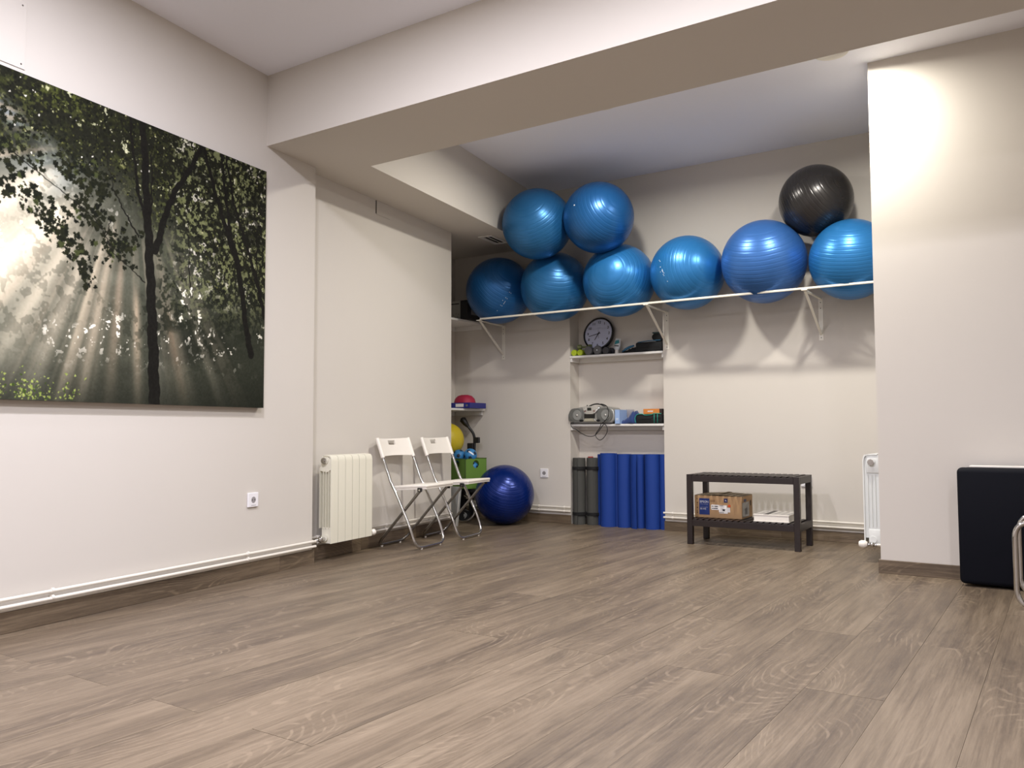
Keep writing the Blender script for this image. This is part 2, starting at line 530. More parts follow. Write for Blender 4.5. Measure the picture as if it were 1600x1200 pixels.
downlight(-2.57, 4.97, ZA, ALC_W, WARM, 'recessed round downlight in the alcove ceiling above the balls, left of the other', 'downlights over the ball alcove', 170)
for x, y, k, w_ in ((-2.35, 1.74, 1.15, 'front row, nearest the canvas'), (-1.05, 1.92, 1.0, 'front row, second from the canvas wall'), (0.60, 1.90, 0.35, 'front row, right of the camera'),
                    (-2.5, -1.3, 1.0, 'rear row, nearest the canvas wall'), (-0.5, -1.3, 1.0, 'rear row, middle'), (1.6, -1.3, 1.0, 'rear row, right')):
    downlight(x, y, ZC, ROOM_W * k, NEUT, 'recessed round downlight of the main ceiling, ' + w_, 'downlights in the main ceiling')

# ------------------------------------------------------------------ forest canvas
def forest_canvas():
    Wm, Hm = 2.0, 1.4
    nx, ny = 840, 590
    rng = np.random.default_rng(11)
    a = np.linspace(0, Wm, nx)[None, :].repeat(ny, 0)     # metres from the left edge
    b = np.linspace(0, Hm, ny)[:, None].repeat(nx, 1)     # metres from the bottom edge
    def vn(x, y, seed):
        g = np.random.default_rng(seed).random((256, 256))
        xi = np.floor(x).astype(int); yi = np.floor(y).astype(int)
        fx = x - xi; fy = y - yi
        fx = fx * fx * (3 - 2 * fx); fy = fy * fy * (3 - 2 * fy)
        g00 = g[yi % 256, xi % 256]; g10 = g[yi % 256, (xi + 1) % 256]
        g01 = g[(yi + 1) % 256, xi % 256]; g11 = g[(yi + 1) % 256, (xi + 1) % 256]
        return (g00 * (1 - fx) + g10 * fx) * (1 - fy) + (g01 * (1 - fx) + g11 * fx) * fy
    def fbm(sx, sy, seed, o=4, ox=0, oy=0, gain=0.5):
        t = 0; amp = 1; tot = 0
        for k in range(o):
            t = t + amp * vn((a + ox) * sx * 2 ** k + 13.7 * k, (b + oy) * sy * 2 ** k + 7.1 * k, seed + k); tot += amp; amp *= gain
        return t / tot
    def ss(x, lo, hi):
        t = np.clip((x - lo) / (hi - lo), 0, 1); return t * t * (3 - 2 * t)
    def gauss(cx, cy, rx, ry, rot=0.0):
        dx = a - cx; dy = b - cy
        c, s = math.cos(rot), math.sin(rot)
        u = dx * c + dy * s; v = -dx * s + dy * c
        return np.exp(-(u / rx) ** 2 - (v / ry) ** 2)
    def col(r, g, bb): return np.array([r, g, bb], float) / 255
    img = np.zeros((ny, nx, 3))
    def lay(c, m):
        nonlocal img
        img = img * (1 - m[..., None]) + (c if isinstance(c, np.ndarray) and c.ndim == 3 else c[None, None, :]) * m[..., None]
    # misty background
    img[:] = col(66, 68, 56)
    lay(col(36, 38, 30), ss(fbm(3, 3, 5), 0.45, 0.7) * 0.9)
    lay(col(100, 104, 90), ss(fbm(2, 5, 8), 0.5, 0.75) * 0.6 * ss(a, 1.5, 0.9))
    lay(col(30, 33, 24), ss(a, 1.25, 1.9) * 0.55)
    lay(col(20, 22, 16), ss(b, 0.28, -0.05) * 0.6)
    # haze and bright sky on the left
    lay(col(158, 154, 136), np.clip(gauss(0.30, 0.62, 0.52, 0.36) * 1.1, 0, 1) * 0.85)
    lay(col(150, 158, 152), gauss(0.62, 1.0, 0.16, 0.13) * 0.9)
    lay(col(140, 150, 158), gauss(0.42, 1.2, 0.12, 0.06, -0.4) * 0.8)
    lay(col(236, 224, 196), np.clip(gauss(0.50, 0.66, 0.34, 0.12, 0.75) * 0.95, 0, 1))
    # light rays fanning out from the crown
    sx, sy = 1.056, 1.29
    ang = np.arctan2(a - sx, sy - b); rad = np.hypot(a - sx, b - sy)
    def vn1(x, seed):
        g = np.random.default_rng(seed).random(512); xi = np.floor(x).astype(int); f = x - xi; f = f * f * (3 - 2 * f)
        return g[xi % 512] * (1 - f) + g[(xi + 1) % 512] * f
    rays = 0.55 * vn1(ang * 11 + 40, 3) + 0.3 * vn1(ang * 27 + 90, 4) + 0.15 * vn1(ang * 60 + 60, 6)
    ray = ss(rays, 0.48, 0.78) * ss(rad, 0.35, 0.6) * ss(b, -0.1, 0.35) * ss(ang, 0.75, 0.3)
    rc = img * 0
    rc[:] = col(172, 160, 138)
    lay(rc, ray * (0.42 + 0.5 * ss(a, 1.25, 0.6)))
    for (an, wd, st, r0, c) in ((-0.95, 0.09, 0.9, 0.5, (240, 228, 200)), (-0.70, 0.075, 0.9, 0.50, (238, 228, 200)), (-0.52, 0.04, 0.7, 0.6, (222, 210, 184)), (-0.38, 0.035, 0.75, 0.62, (206, 194, 170)), (-0.28, 0.02, 0.7, 0.55, (200, 186, 160)), (-0.20, 0.04, 0.65, 0.45, (186, 172, 148)),
                            (-0.08, 0.03, 0.6, 0.6, (178, 158, 134)), (0.05, 0.018, 0.65, 0.75, (214, 190, 160)), (0.27, 0.022, 0.55, 0.85, (150, 128, 104)), (0.16, 0.04, 0.3, 0.8, (120, 122, 116)), (0.45, 0.03, 0.3, 0.7, (110, 108, 96))):
        m = np.exp(-((ang - an) / wd) ** 2) * ss(rad, r0 - 0.08, r0 + 0.1) * ss(b, -0.15, 0.5) * st
        lay(col(*c), np.clip(m, 0, 1))
    # small bright speckles between the background leaves
    sp = fbm(34, 34, 21, 3, gain=0.7)
    pock = ss(fbm(4.2, 4.2, 31, 2), 0.48, 0.66)
    lay(col(250, 244, 226), ss(sp, 0.655, 0.70) * pock * ss(b, 0.12, 0.35) * ss(b, 1.0, 0.8) * 0.95)
    lay(col(30, 33, 24), ss(fbm(26, 26, 41, 3, gain=0.7), 0.50, 0.60) * ss(fbm(3, 3, 45, 2), 0.40, 0.6) * ss(b, 0.05, 0.4) * (0.25 + 0.55 * ss(a, 0.9, 1.3)))
    # crown foliage
    leaf = fbm(30, 30, 61, 4, gain=0.62)
    leaf2 = fbm(52, 52, 65, 3, gain=0.65)
    big = fbm(3.2, 3.2, 71, 3)
    crown = ss(b + 0.10 * (big - 0.5) * 4 - 0.42 * ss(a, 1.9, 1.1) * 1.0, 0.42, 0.78)      # high on the board
    sky = np.clip(gauss(0.60, 0.98, 0.17, 0.11) + gauss(0.43, 1.21, 0.11, 0.05, -0.4) + gauss(0.50, 0.70, 0.20, 0.14) + 0.7 * gauss(0.62, 1.12, 0.06, 0.06) + gauss(0.1, 1.0, 0.25, 0.1), 0, 1)
    dens = np.clip(crown - sky * 0.95, 0, 1)
    right = ss(a, 1.2, 1.45)
    gap = ss(leaf, 0.56, 0.66)
    base = img * 0
    base[:] = col(28, 29, 20)
    base = base + (col(72, 78, 34) - col(26, 27, 17))[None, None] * (ss(leaf2, 0.46, 0.72) * (0.25 + 0.75 * ss(big, 0.4, 0.65)))[..., None]
    base = base + (col(148, 152, 84) - col(72, 78, 34))[None, None] * (ss(leaf, 0.62, 0.78) * ss(leaf2, 0.45, 0.6) * 0.9)[..., None]
    lay(base, dens)
    lay(col(126, 130, 92), ss(leaf2, 0.50, 0.60) * right * ss(b, 0.35, 0.7) * 0.75)
    lay(col(212, 206, 196), gap * ss(leaf2, 0.46, 0.56) * right * ss(fbm(5, 5, 81, 2), 0.36, 0.56) * ss(b, 0.45, 0.8) * 0.95)
    lay(col(206, 206, 170), ss(leaf, 0.66, 0.72) * ss(leaf2, 0.52, 0.6) * dens * ss(fbm(4, 4, 85, 2), 0.42, 0.6) * 0.95)
    lay(col(20, 21, 14), ss(fbm(22, 22, 91, 3), 0.52, 0.60) * dens * ss(fbm(3.5, 3.5, 95, 2), 0.45, 0.6) * 0.75)
    # trunks and boughs
    def stroke(pts, w0, w1, c, wob=0.004, alpha=1.0):
        P = np.array(pts, float)
        n = 40; t = np.linspace(0, len(P) - 1, n * (len(P) - 1) + 1)
        xs = np.interp(t, range(len(P)), P[:, 0]); ys = np.interp(t, range(len(P)), P[:, 1])
        ws = np.linspace(w0, w1, len(t))
        ks = np.arange(len(t))
        xs = xs + wob * np.sin(ks * 0.23 + pts[0][0] * 40) * 0.8 + wob * 0.6 * np.sin(ks * 0.61)
        for x, y, w in zip(xs, ys, ws):
            i0 = max(0, int((x - w) / Wm * nx) - 2); i1 = min(nx, int((x + w) / Wm * nx) + 3)
            j0 = max(0, int((y - w) / Hm * ny) - 2); j1 = min(ny, int((y + w) / Hm * ny) + 3)
            if i0 >= i1 or j0 >= j1: continue
            d = np.hypot(a[j0:j1, i0:i1] - x, b[j0:j1, i0:i1] - y)
            m = np.clip((w - d) / 0.0025, 0, 1) * alpha
            img[j0:j1, i0:i1] = img[j0:j1, i0:i1] * (1 - m[..., None]) + c * m[..., None]
    # large silhouetted maple leaves against the haze
    def maple(x, y, r, rot, c):
        i0 = max(0, int((x - r * 1.2) / Wm * nx)); i1 = min(nx, int((x + r * 1.2) / Wm * nx) + 1)
        j0 = max(0, int((y - r * 1.2) / Hm * ny)); j1 = min(ny, int((y + r * 1.2) / Hm * ny) + 1)
        if i0 >= i1 or j0 >= j1: return
        dx = a[j0:j1, i0:i1] - x; dy = b[j0:j1, i0:i1] - y
        th = np.arctan2(dy, dx) - rot; d = np.hypot(dx, dy)
        R = r * (0.60 + 0.22 * np.abs(np.cos(2.5 * th)) + 0.16 * np.cos(th) + 0.10 * np.sin(13 * th + x * 90) + 0.12 * np.sin(3 * th + y * 50)) / (1 + 0.5 * abs(math.sin(x * 77)) * np.sin(th - 1) ** 2)
        m = np.clip((R - d) / 0.003, 0, 1)
        img[j0:j1, i0:i1] = img[j0:j1, i0:i1] * (1 - m[..., None]) + c * m[..., None]
    clusters = [((0.30, 1.10), (0.62, 1.02), 0.09, 46), ((0.35, 0.92), (0.62, 0.86), 0.06, 40), ((0.60, 0.84), (0.82, 0.64), 0.05, 60), ((0.78, 0.93), (0.98, 0.70), 0.06, 50),
                ((0.40, 1.22), (0.75, 1.16), 0.07, 40), ((0.70, 1.10), (0.92, 0.98), 0.08, 60), ((0.75, 0.66), (0.86, 0.54), 0.03, 14), ((0.0, 1.1), (0.35, 0.9), 0.10, 70), ((0.98, 0.70), (1.08, 0.85), 0.05, 26)]
    for (p, q, sd, n) in clusters:
        for _ in range(int(n * 2.1)):
            t = rng.random()
            x = p[0] + (q[0] - p[0]) * t + rng.normal() * sd * 0.8; y = p[1] + (q[1] - p[1]) * t + rng.normal() * sd * 0.55
            g = rng.random()
            c = col(20 + 16 * g, 22 + 16 * g, 16 + 6 * g) if rng.random() < 0.92 else col(60, 66, 36)
            maple(x, y, rng.uniform(0.009, 0.026), rng.uniform(0, 6.28), c)
    for _ in range(4200):                                    # ragged small leaves through the crown
        x = rng.uniform(0.0, 2.0); y = rng.uniform(0.62, 1.4)
        i = min(nx - 1, int(x / Wm * nx)); j = min(ny - 1, int(y / Hm * ny))
        if dens[j, i] < 0.35 or (x > 1.3 and rng.random() < .55): continue
        g = rng.random()
        c = col(20, 21, 15) if g < 0.50 else col(50, 52, 28) if g < 0.80 else col(96, 98, 52) if g < .92 else col(176, 174, 130) if g < .97 else col(226, 220, 204)
        maple(x, y, rng.uniform(0.003, 0.010) if g > .8 else rng.uniform(0.004, 0.013), rng.uniform(0, 6.28), c)
    bark = col(23, 22, 18)
    stroke([(1.218, -0.02), (1.205, 0.25), (1.188, 0.484), (1.164, 0.802), (1.142, 1.055), (1.111, 1.42)], 0.036, 0.020, bark)
    stroke([(1.205, 0.77), (1.26, 0.96), (1.318, 1.101), (1.42, 1.25), (1.512, 1.42)], 0.021, 0.013, bark)
    stroke([(1.164, 0.85), (1.09, 1.05), (1.03, 1.42)], 0.012, 0.008, bark)
    stroke([(1.17, 0.9), (1.175, 1.1), (1.165, 1.3)], 0.008, 0.004, bark)
    stroke([(1.89, 0.30), (1.856, 0.425), (1.783, 0.781), (1.67, 1.012), (1.595, 1.173), (1.50, 1.42)], 0.024, 0.012, bark)
    stroke([(2.0, 0.53), (1.95, 0.68), (1.9, 0.802), (1.819, 0.972), (1.74, 1.138), (1.672, 1.40)], 0.017, 0.008, bark)
    stroke([(1.80, 0.78), (1.72, 0.95), (1.692, 1.09), (1.66, 1.25), (1.637, 1.42)], 0.014, 0.008, bark)
    stroke([(1.93, 0.80), (1.92, 1.0), (1.985, 1.22)], 0.006, 0.003, bark)
    stroke([(1.83, 0.97), (1.80, 1.15), (1.79, 1.35)], 0.005, 0.003, bark)
    stroke([(1.43, 0.62), (1.42, 0.85), (1.40, 1.05)], 0.006, 0.003, bark, alpha=0.8)
    stroke([(1.14, 0.60), (1.103, 0.63), (0.955, 0.713), (0.918, 0.782), (0.94, 0.86)], 0.004, 0.003, bark)
    stroke([(0.45, 1.05), (0.574, 0.991), (0.73, 0.918), (0.85, 0.86), (0.92, 0.78)], 0.004, 0.003, bark)
    stroke([(1.10, 0.82), (1.02, 0.92), (0.95, 1.02), (0.90, 1.2)], 0.006, 0.003, bark)
    for _ in range(260):                                    # lit undergrowth at the lower edge
        x = rng.normal(0.56, 0.055) if rng.random() < .6 else rng.normal(0.42, 0.02) if rng.random() < .6 else rng.normal(0.74, 0.03)
        y = abs(rng.normal(0.0, 0.055)) + 0.004
        g = rng.random()
        maple(x, y, rng.uniform(0.003, 0.010), rng.uniform(0, 6.28), col(120 + 50 * g, 138 + 44 * g, 60 + 40 * g) if g > .3 else col(60, 78, 30))
    img = np.clip(img + (fbm(120, 120, 99, 1) - 0.5)[..., None] * 0.03, 0, 1)
    imgl = np.where(img <= 0.04045, img / 12.92, ((img + 0.055) / 1.055) ** 2.4)
    root = empty('forest_canvas', sk(1.784, LW + 0.004, 0.975), RZ, 'large unframed canvas print of a sunlit forest hung on the left wall', 'picture')
    # printed face: a grid in the local yz plane
    th = 0.034
    vs = np.zeros((ny * nx, 3), np.float32)
    vs[:, 0] = th + 0.0006; vs[:, 1] = a.ravel(); vs[:, 2] = b.ravel()
    idx = np.arange(ny * nx, dtype=np.int32).reshape(ny, nx)
    q = np.stack([idx[:-1, :-1], idx[:-1, 1:], idx[1:, 1:], idx[1:, :-1]], -1).reshape(-1, 4)
    me = bpy.data.meshes.new('printed_face')
    me.vertices.add(len(vs)); me.vertices.foreach_set('co', vs.ravel())
    me.loops.add(q.size); me.loops.foreach_set('vertex_index', q.ravel())
    me.polygons.add(len(q)); me.polygons.foreach_set('loop_start', np.arange(0, q.size, 4, dtype=np.int32))
    me.polygons.foreach_set('loop_total', np.full(len(q), 4, np.int32))
    me.update(calc_edges=True)
    ca = me.color_attributes.new('print', 'FLOAT_COLOR', 'POINT')
    cc = np.ones((ny * nx, 4), np.float32); cc[:, :3] = imgl.reshape(-1, 3)
    ca.data.foreach_set('color', cc.ravel())
    m = bpy.data.materials.new('canvas_print'); m.use_nodes = True
    nt = m.node_tree; bs = nt.nodes['Principled BSDF']; bs.inputs['Roughness'].default_value = 0.85; bs.inputs['Specular IOR Level'].default_value = 0.12
    at = nt.nodes.new('ShaderNodeAttribute'); at.attribute_name = 'print'
    nt.links.new(at.outputs['Color'], bs.inputs['Base Color'])
    me.materials.append(m)
    link(bpy.data.objects.new('printed_face', me), root)
    bb = MB(); bb.box(0, th, 0, Wm, 0, Hm, bev=0.002)
    bb.build('stretcher', mat('canvas_edge', rgb(34, 34, 28), rough=0.8), root)
forest_canvas()

# ------------------------------------------------------------------ heating pipes
def pipes(name, runs, clips, M, label, group=None, elbows=()):
    """runs: polylines ; clips: list of (point, along) in the same frame"""
    root = empty(name, (0, 0, 0), 0, label, 'pipe', group)
    if M is not None: root.matrix_world = M
    for pts in runs:
        b = MB(); b.tube(fillet(pts, 0.025) if len(pts) > 2 else pts, 0.0082, 14)
        b.build('pipe', M_PIPE, root, smooth=True, angle=50)
    for (x, y, z0, z1, ax) in clips:
        b = MB()
        for z in (z0, z1):
            if ax == 'y': b.cyl((x, y - .006, z), (x, y + .006, z), 0.0115, seg=14)
            else: b.cyl((x - .006, y, z), (x + .006, y, z), 0.0115, seg=14)
        if ax == 'y': b.box(x - .012, x - .004, y - .004, y + .004, z0 - .02, z1 + .02)
        else: b.box(x - .004, x + .004, y + .004, y + .012, z0 - .02, z1 + .02)
        b.build('pipe_clip', M_PLW, root)
    return root
pl = LW + 0.024
pipes('heating_pipes', [[(pl, -2.95, 0.148), (pl, 4.292, 0.142)], [(pl, -2.95, 0.117), (pl, 4.292, 0.110)]],
      [(pl, 0.6, 0.147, 0.116, 'y'), (pl, 2.486, 0.146, 0.1155, 'y'), (pl, 3.69, 0.145, 0.113, 'y')], MSK.copy(),
      'pair of white heating pipes running low along the left wall under the canvas')
pr = RC + 0.022
pipes('heating_pipes', [[(pr, 4.31, 0.150), (pr, 6.20, 0.142)], [(pr, 4.31, 0.118), (pr, 6.20, 0.110)]],
      [(pr, 4.42, 0.149, 0.117, 'y'), (pr, 5.22, 0.146, 0.114, 'y'), (pr, 5.86, 0.144, 0.112, 'y')], MSK.copy(),
      'pair of white heating pipes low in the recess behind the folding chairs')
yp = YB - 0.024
pipes('heating_pipes', [[(-5.0, yp, 0.147), (NX0 + .012, yp, 0.147)], [(-5.0, yp, 0.112), (NX0 + .012, yp, 0.112)]],
      [(-4.07, yp, 0.147, 0.112, 'x'), (-3.80, yp, 0.147, 0.112, 'x')], None,
      'short pair of white heating pipes between the floor ball and the niche')
pipes('heating_pipes', [[(NX1 - .004, yp, 0.147), (XP - .05, yp, 0.147)], [(NX1 - .004, yp, 0.110), (XP - .05, yp, 0.110)]],
      [(-2.76, yp, 0.147, 0.11, 'x'), (-1.9, yp, 0.147, 0.11, 'x')], None,
      'pair of white heating pipes behind the dark slatted bench')

# ------------------------------------------------------------------ radiators
def radiator(loc, rz, n, label, pitch, knob_far=True):
    """local: x out of the wall (back 0, front .1), y along the wall from 0, z up"""
    root = empty('radiator', loc, rz, label, 'radiator')
    H = 0.565
    sec = []
    for i in range(n):
        y0 = i * pitch; w = pitch
        b = MB()
        # front plate curling back at the top
        prof = [(0.100, 0.0), (0.100, H - 0.04), (0.096, H - 0.016), (0.086, H - 0.003), (0.072, H), (0.035, H + 0.002), (0.035, H - 0.004), (0.07, H - 0.006), (0.084, H - 0.012), (0.09, H - 0.022), (0.093, H - 0.04), (0.093, 0.0)]
        b.prism(prof, y0 + 0.0024, y0 + w - 0.0024, 'y')
        # header tubes and web
        b.cyl((0.048, y0, H - 0.035), (0.048, y0 + w, H - 0.035), 0.024, seg=18)
        b.cyl((0.048, y0, 0.035), (0.048, y0 + w, 0.035), 0.024, seg=18)
        yc = y0 + w / 2
        b.box(0.012, 0.094, yc - 0.006, yc + 0.006, 0.03, H - 0.05)
        for xf in (0.004, 0.030, 0.052, 0.074):
            b.box(xf, xf + 0.003, y0 + 0.004, y0 + w - 0.004, 0.095 if xf < 0.08 else 0.0, H - 0.10 - (0.0 if xf > 0.02 else 0.0))
        b.prism([(0.0, H - 0.10), (0.0, H - 0.085), (0.02, H - 0.05), (0.02, H - 0.005), (0.06, H - 0.002), (0.095, H - 0.03), (0.095, H - 0.09), (0.06, H - 0.11)], y0 + 0.008, y0 + w - 0.008, 'y')
        b.prism([(0.02, 0.0), (0.02, 0.10), (0.095, 0.10), (0.095, 0.0)], y0 + 0.012, y0 + w - 0.012, 'y')
        o = b.build('radiator_section', M_RAD, root, smooth=True, angle=30)
    # end plug, lock valve and thermostatic knob
    b = MB(); b.cyl((0.048, -0.016, H - 0.035), (0.048, 0.002, H - 0.035), 0.020, seg=8); b.cyl((0.048, -0.022, H - 0.035), (0.048, -0.014, H - 0.035), 0.012, seg=20)
    b.build('end_plug', M_CHROME, root, smooth=True, angle=30)
    return root
rl = radiator(sk(4.378, -3.445, 0.117), RZ, 6, 'white aluminium radiator with six flat sections in the left recess', 0.0768)
b = MB(); b.cyl((0.048, 0.0, 0.03), (0.048, -0.03, 0.03), 0.012, seg=14); b.ball((0.048, -0.035, 0.03), 0.020, 16, 10)
b.cyl((0.048, -0.035, 0.03), (0.012, -0.065, 0.02), 0.009, seg=12)
b.build('lockshield_valve', M_CHROME, rl, smooth=True, angle=40)
b = MB(); b.tube(fillet([(0.012, -0.064, 0.021), (-0.01, -0.082, 0.026), (-0.02, -0.10, 0.027)], 0.01), 0.008, 12)
b.build('valve_tail', M_PIPE, rl, smooth=True)
b = MB(); b.lathe([(0.0, 0.0), (0.014, 0.0), (0.017, 0.006), (0.022, 0.016), (0.022, 0.030), (0.014, 0.041), (0.0, 0.043)], 20, M=Matrix.Translation((0.086, 0.470, 0.02)) @ Matrix.Rotation(-PI / 2, 4, 'X'))
b.build('thermostat_knob', M_PLW, rl, smooth=True, angle=50)
b = MB(); b.cyl((0.048, 0.455, 0.02), (0.048, 0.478, 0.02), 0.010, seg=14); b.cyl((0.048, 0.470, 0.02), (0.088, 0.474, 0.02), 0.008, seg=14); b.build('valve_body', M_CHROME, rl, smooth=True, angle=40)

rr = empty('radiator', (-1.005, 5.70, 0.120), 0, 'white aluminium radiator seen end-on behind the right-hand pier', 'radiator')
def radiator_end(root, n, pitch):
    H = 0.560
    for i in range(n):
        y0 = i * pitch; w = pitch
        b = MB()
        prof = [(0.100, 0.0), (0.100, H - 0.04), (0.096, H - 0.016), (0.086, H - 0.003), (0.072, H), (0.012, H + 0.002), (0.012, H - 0.004), (0.07, H - 0.006), (0.084, H - 0.012), (0.09, H - 0.022), (0.093, H - 0.04), (0.093, 0.0)]
        b.prism([(-p[0], p[1]) for p in prof], y0 + 0.0012, y0 + w - 0.0012, 'y')
        b.cyl((-0.048, y0, H - 0.045), (-0.048, y0 + w, H - 0.045), 0.024, seg=18)
        b.cyl((-0.048, y0, 0.02), (-0.048, y0 + w, 0.02), 0.022, seg=18)
        b.box(-0.094, -0.004, y0 + 0.014, y0 + w - 0.014, 0.03, H - 0.004)
        for xf in (0.004, 0.026, 0.048, 0.070):
            b.prism([(-xf - 0.003, 0.10), (-xf - 0.003, H - 0.15), (-xf, H - 0.13), (-xf, 0.10)], y0 + 0.004, y0 + w - 0.004, 'y')
        b.box(-0.074, -0.004, y0 + 0.006, y0 + w - 0.006, -0.02, 0.085, bev=0.004)
        b.box(-0.080, -0.004, y0 + 0.006, y0 + w - 0.006, H - 0.12, H - 0.004, bev=0.006)
        b.build('radiator_section', M_RADS, root, smooth=True, angle=30)
radiator_end(rr, 6, 0.0768)
b = MB(); b.cyl((-0.05, 0.006, 0.510), (-0.05, -0.014, 0.510), 0.020, seg=8); b.cyl((-0.05, -0.012, 0.510), (-0.05, -0.02, 0.510), 0.012, seg=20)
b.build('end_plug', M_CHROME, rr, smooth=True, angle=30)
b = MB(); b.cyl((-0.018, -0.02, -0.008), (-0.075, -0.02, -0.008), 0.008, seg=14); b.ball((-0.05, -0.02, -0.008), 0.016, 14, 8); b.cyl((-0.05, 0.01, -0.002), (-0.05, -0.02, -0.008), 0.011, seg=14)
b.build('valve_body', M_CHROME, rr, smooth=True, angle=40)
b = MB(); b.cyl((-0.02, -0.02, -0.008), (0.055, -0.02, -0.008), 0.0085, seg=14)
b.build('valve_pipe', M_PIPE, rr, smooth=True, angle=40)
b = MB(); b.lathe([(0.0, 0.0), (0.015, 0.0), (0.019, 0.006), (0.024, 0.014), (0.024, 0.036), (0.017, 0.050), (0.0, 0.053)], 22, M=Matrix.Translation((-0.078, -0.02, -0.008)) @ Matrix.Rotation(-PI / 2, 4, 'Y'))
b.build('thermostat_knob', M_PLW, rr, smooth=True, angle=50)

# ------------------------------------------------------------------ sockets and cover plates
def socket(M, label):
    root = empty('wall_socket', (0, 0, 0), 0, label, 'socket')
    root.matrix_world = M           # local: x right, z up, -y out of the wall
    b = MB()
    n = 28
    ring = [(0.021 * math.cos(2 * PI * i / n), 0.021 * math.sin(2 * PI * i / n)) for i in range(n)]
    b.box(-.041, .041, -.011, 0, -.041, .041, bev=0.003)
    b.build('plate', M_SOCK, root)
    b = MB(); b.lathe([(0.0215, -0.0112), (0.0215, -0.0122), (0.0185, -0.0118), (0.0182, 0.0)], 28, M=Matrix.Rotation(-PI / 2, 4, 'X') @ Matrix.Diagonal((1, 1, 1, 1)) @ Matrix.Rotation(PI, 4, 'X'))
    b.build('rim', M_SOCK, root, smooth=True, angle=40)
    b = MB(); b.cyl((0, -.0112, 0), (0, -.0117, 0), 0.0180, seg=28)
    b.build('recess', mat('socket_recess', rgb(150, 146, 146), rough=0.5), root)
    for sx in (-.0095, .0095):
        b = MB(); b.cyl((sx, -.0117, 0), (sx, -.0122, 0), 0.0032, seg=12)
        b.build('pin_hole', M_DARK, root)
    b = MB(); b.box(-.02, .02, -.0118, -.0108, -.0315, -.030)
    b.build('marking_line', M_INK, root)
    return root
socket(Matrix.Translation(sk(3.743, LW, 0.444)) @ Matrix.Rotation(RZ + PI / 2, 4, 'Z'), 'white square wall socket on the left wall below the canvas corner')
socket(Matrix.Translation((-4.021, YB, 0.447)), 'white wall socket on the back wall between floor ball and niche')
socket(Matrix.Translation((-1.675, YB, 0.444)), 'white wall socket on the back wall half hidden by the dark bench')

root = empty('cover_plate', sk(1.98, LW, 2.408), RZ, 'painted square cover plate screwed to the wall above the canvas', 'cover')
b = MB(); b.box(0, 0.005, 0, 0.325, 0, 0.30, bev=0.002); b.build('plate', M_WALL, root)
for (yy, zz) in ((0.02, 0.28), (0.305, 0.28), (0.02, 0.02), (0.305, 0.02)):
    b = MB(); b.cyl((0.004, yy, zz), (0.0062, yy, zz), 0.0035, seg=12); b.build('screw', M_STEEL, root)
root = empty('joint_cover', sk(5.095, RC, 2.444), RZ, 'narrow painted cover strip tucked under the soffit in the left recess', 'cover')
b = MB(); b.box(0, 0.005, 0.006, 0.18, 0, 0.104, bev=0.001); b.build('plate', M_WALL, root)
b = MB(); b.box(0, 0.0015, -0.004, 0.005, 0.005, 0.104); b.build('gap', M_DARK, root)

root = empty('air_vent', (-4.235, 6.06, ZB), 0.12, 'small slotted white air vent in the underside of the soffit', 'vent')
b = MB(); b.box(-.07, .07, -.16, -.135, -.008, 0.0, bev=.002); b.box(-.07, .07, .135, .16, -.008, 0, bev=.002); b.box(-.07, -.03, -.14, .14, -.006, 0); b.box(.045, .07, -.14, .14, -.006, 0); b.box(.002, .012, -.14, .14, -.006, 0)
b.build('frame', M_SHELF, root)
b = MB(); b.box(-.03, .045, -.136, .136, -.002, 0.0); b.build('slot_backing', M_DARK, root)

# ------------------------------------------------------------------ ball rail
RY, RZ_ = 6.085, 1.847
root = empty('ball_rail', (-2.7, YB, RZ_), 0, 'long white wall rail on brackets carrying the row of exercise balls', 'rail')
ox = -2.7
b = MB(); b.box(-4.40 - ox, XP - ox, RY - YB - .009, RY - YB + .009, -.008, .008, bev=.003)
b.build('rail_bar', M_WHITE, root)
for (xw, xr) in ((-4.473, -4.415), (-2.80, -2.77), (-1.543, -1.538)):
    br = MB()
    br.box(xw - ox - .017, xw - ox + .017, -.004, 0, -.33, -.005, bev=.001)
    def bar(p, q, w=.011, t=.004):
        p = Vector(p); q = Vector(q); d = (q - p)
        Mx = Matrix.Translation(p) @ d.to_track_quat('Y', 'Z').to_matrix().to_4x4()
        br.box(-w, w, 0, d.length, -t, t, M=Mx)
    bar((xw - ox, -.002, -.012), (xr - ox, RY - YB, -.012))
    bar((xw - ox, -.006, -.285), (xr - ox, RY - YB + .02, -.016), w=.009)
    br.box(xr - ox - .02, xr - ox + .02, RY - YB - .012, RY - YB + .02, -.014, -.007)
    o = br.build('bracket', M_WHITE, root)
    for dz in (-.04, -.085, -.31):
        b = MB(); b.cyl((xw - ox, -.003, dz), (xw - ox, -.0052, dz), 0.0036, seg=10)
        b.build('screw', M_DARK, o)

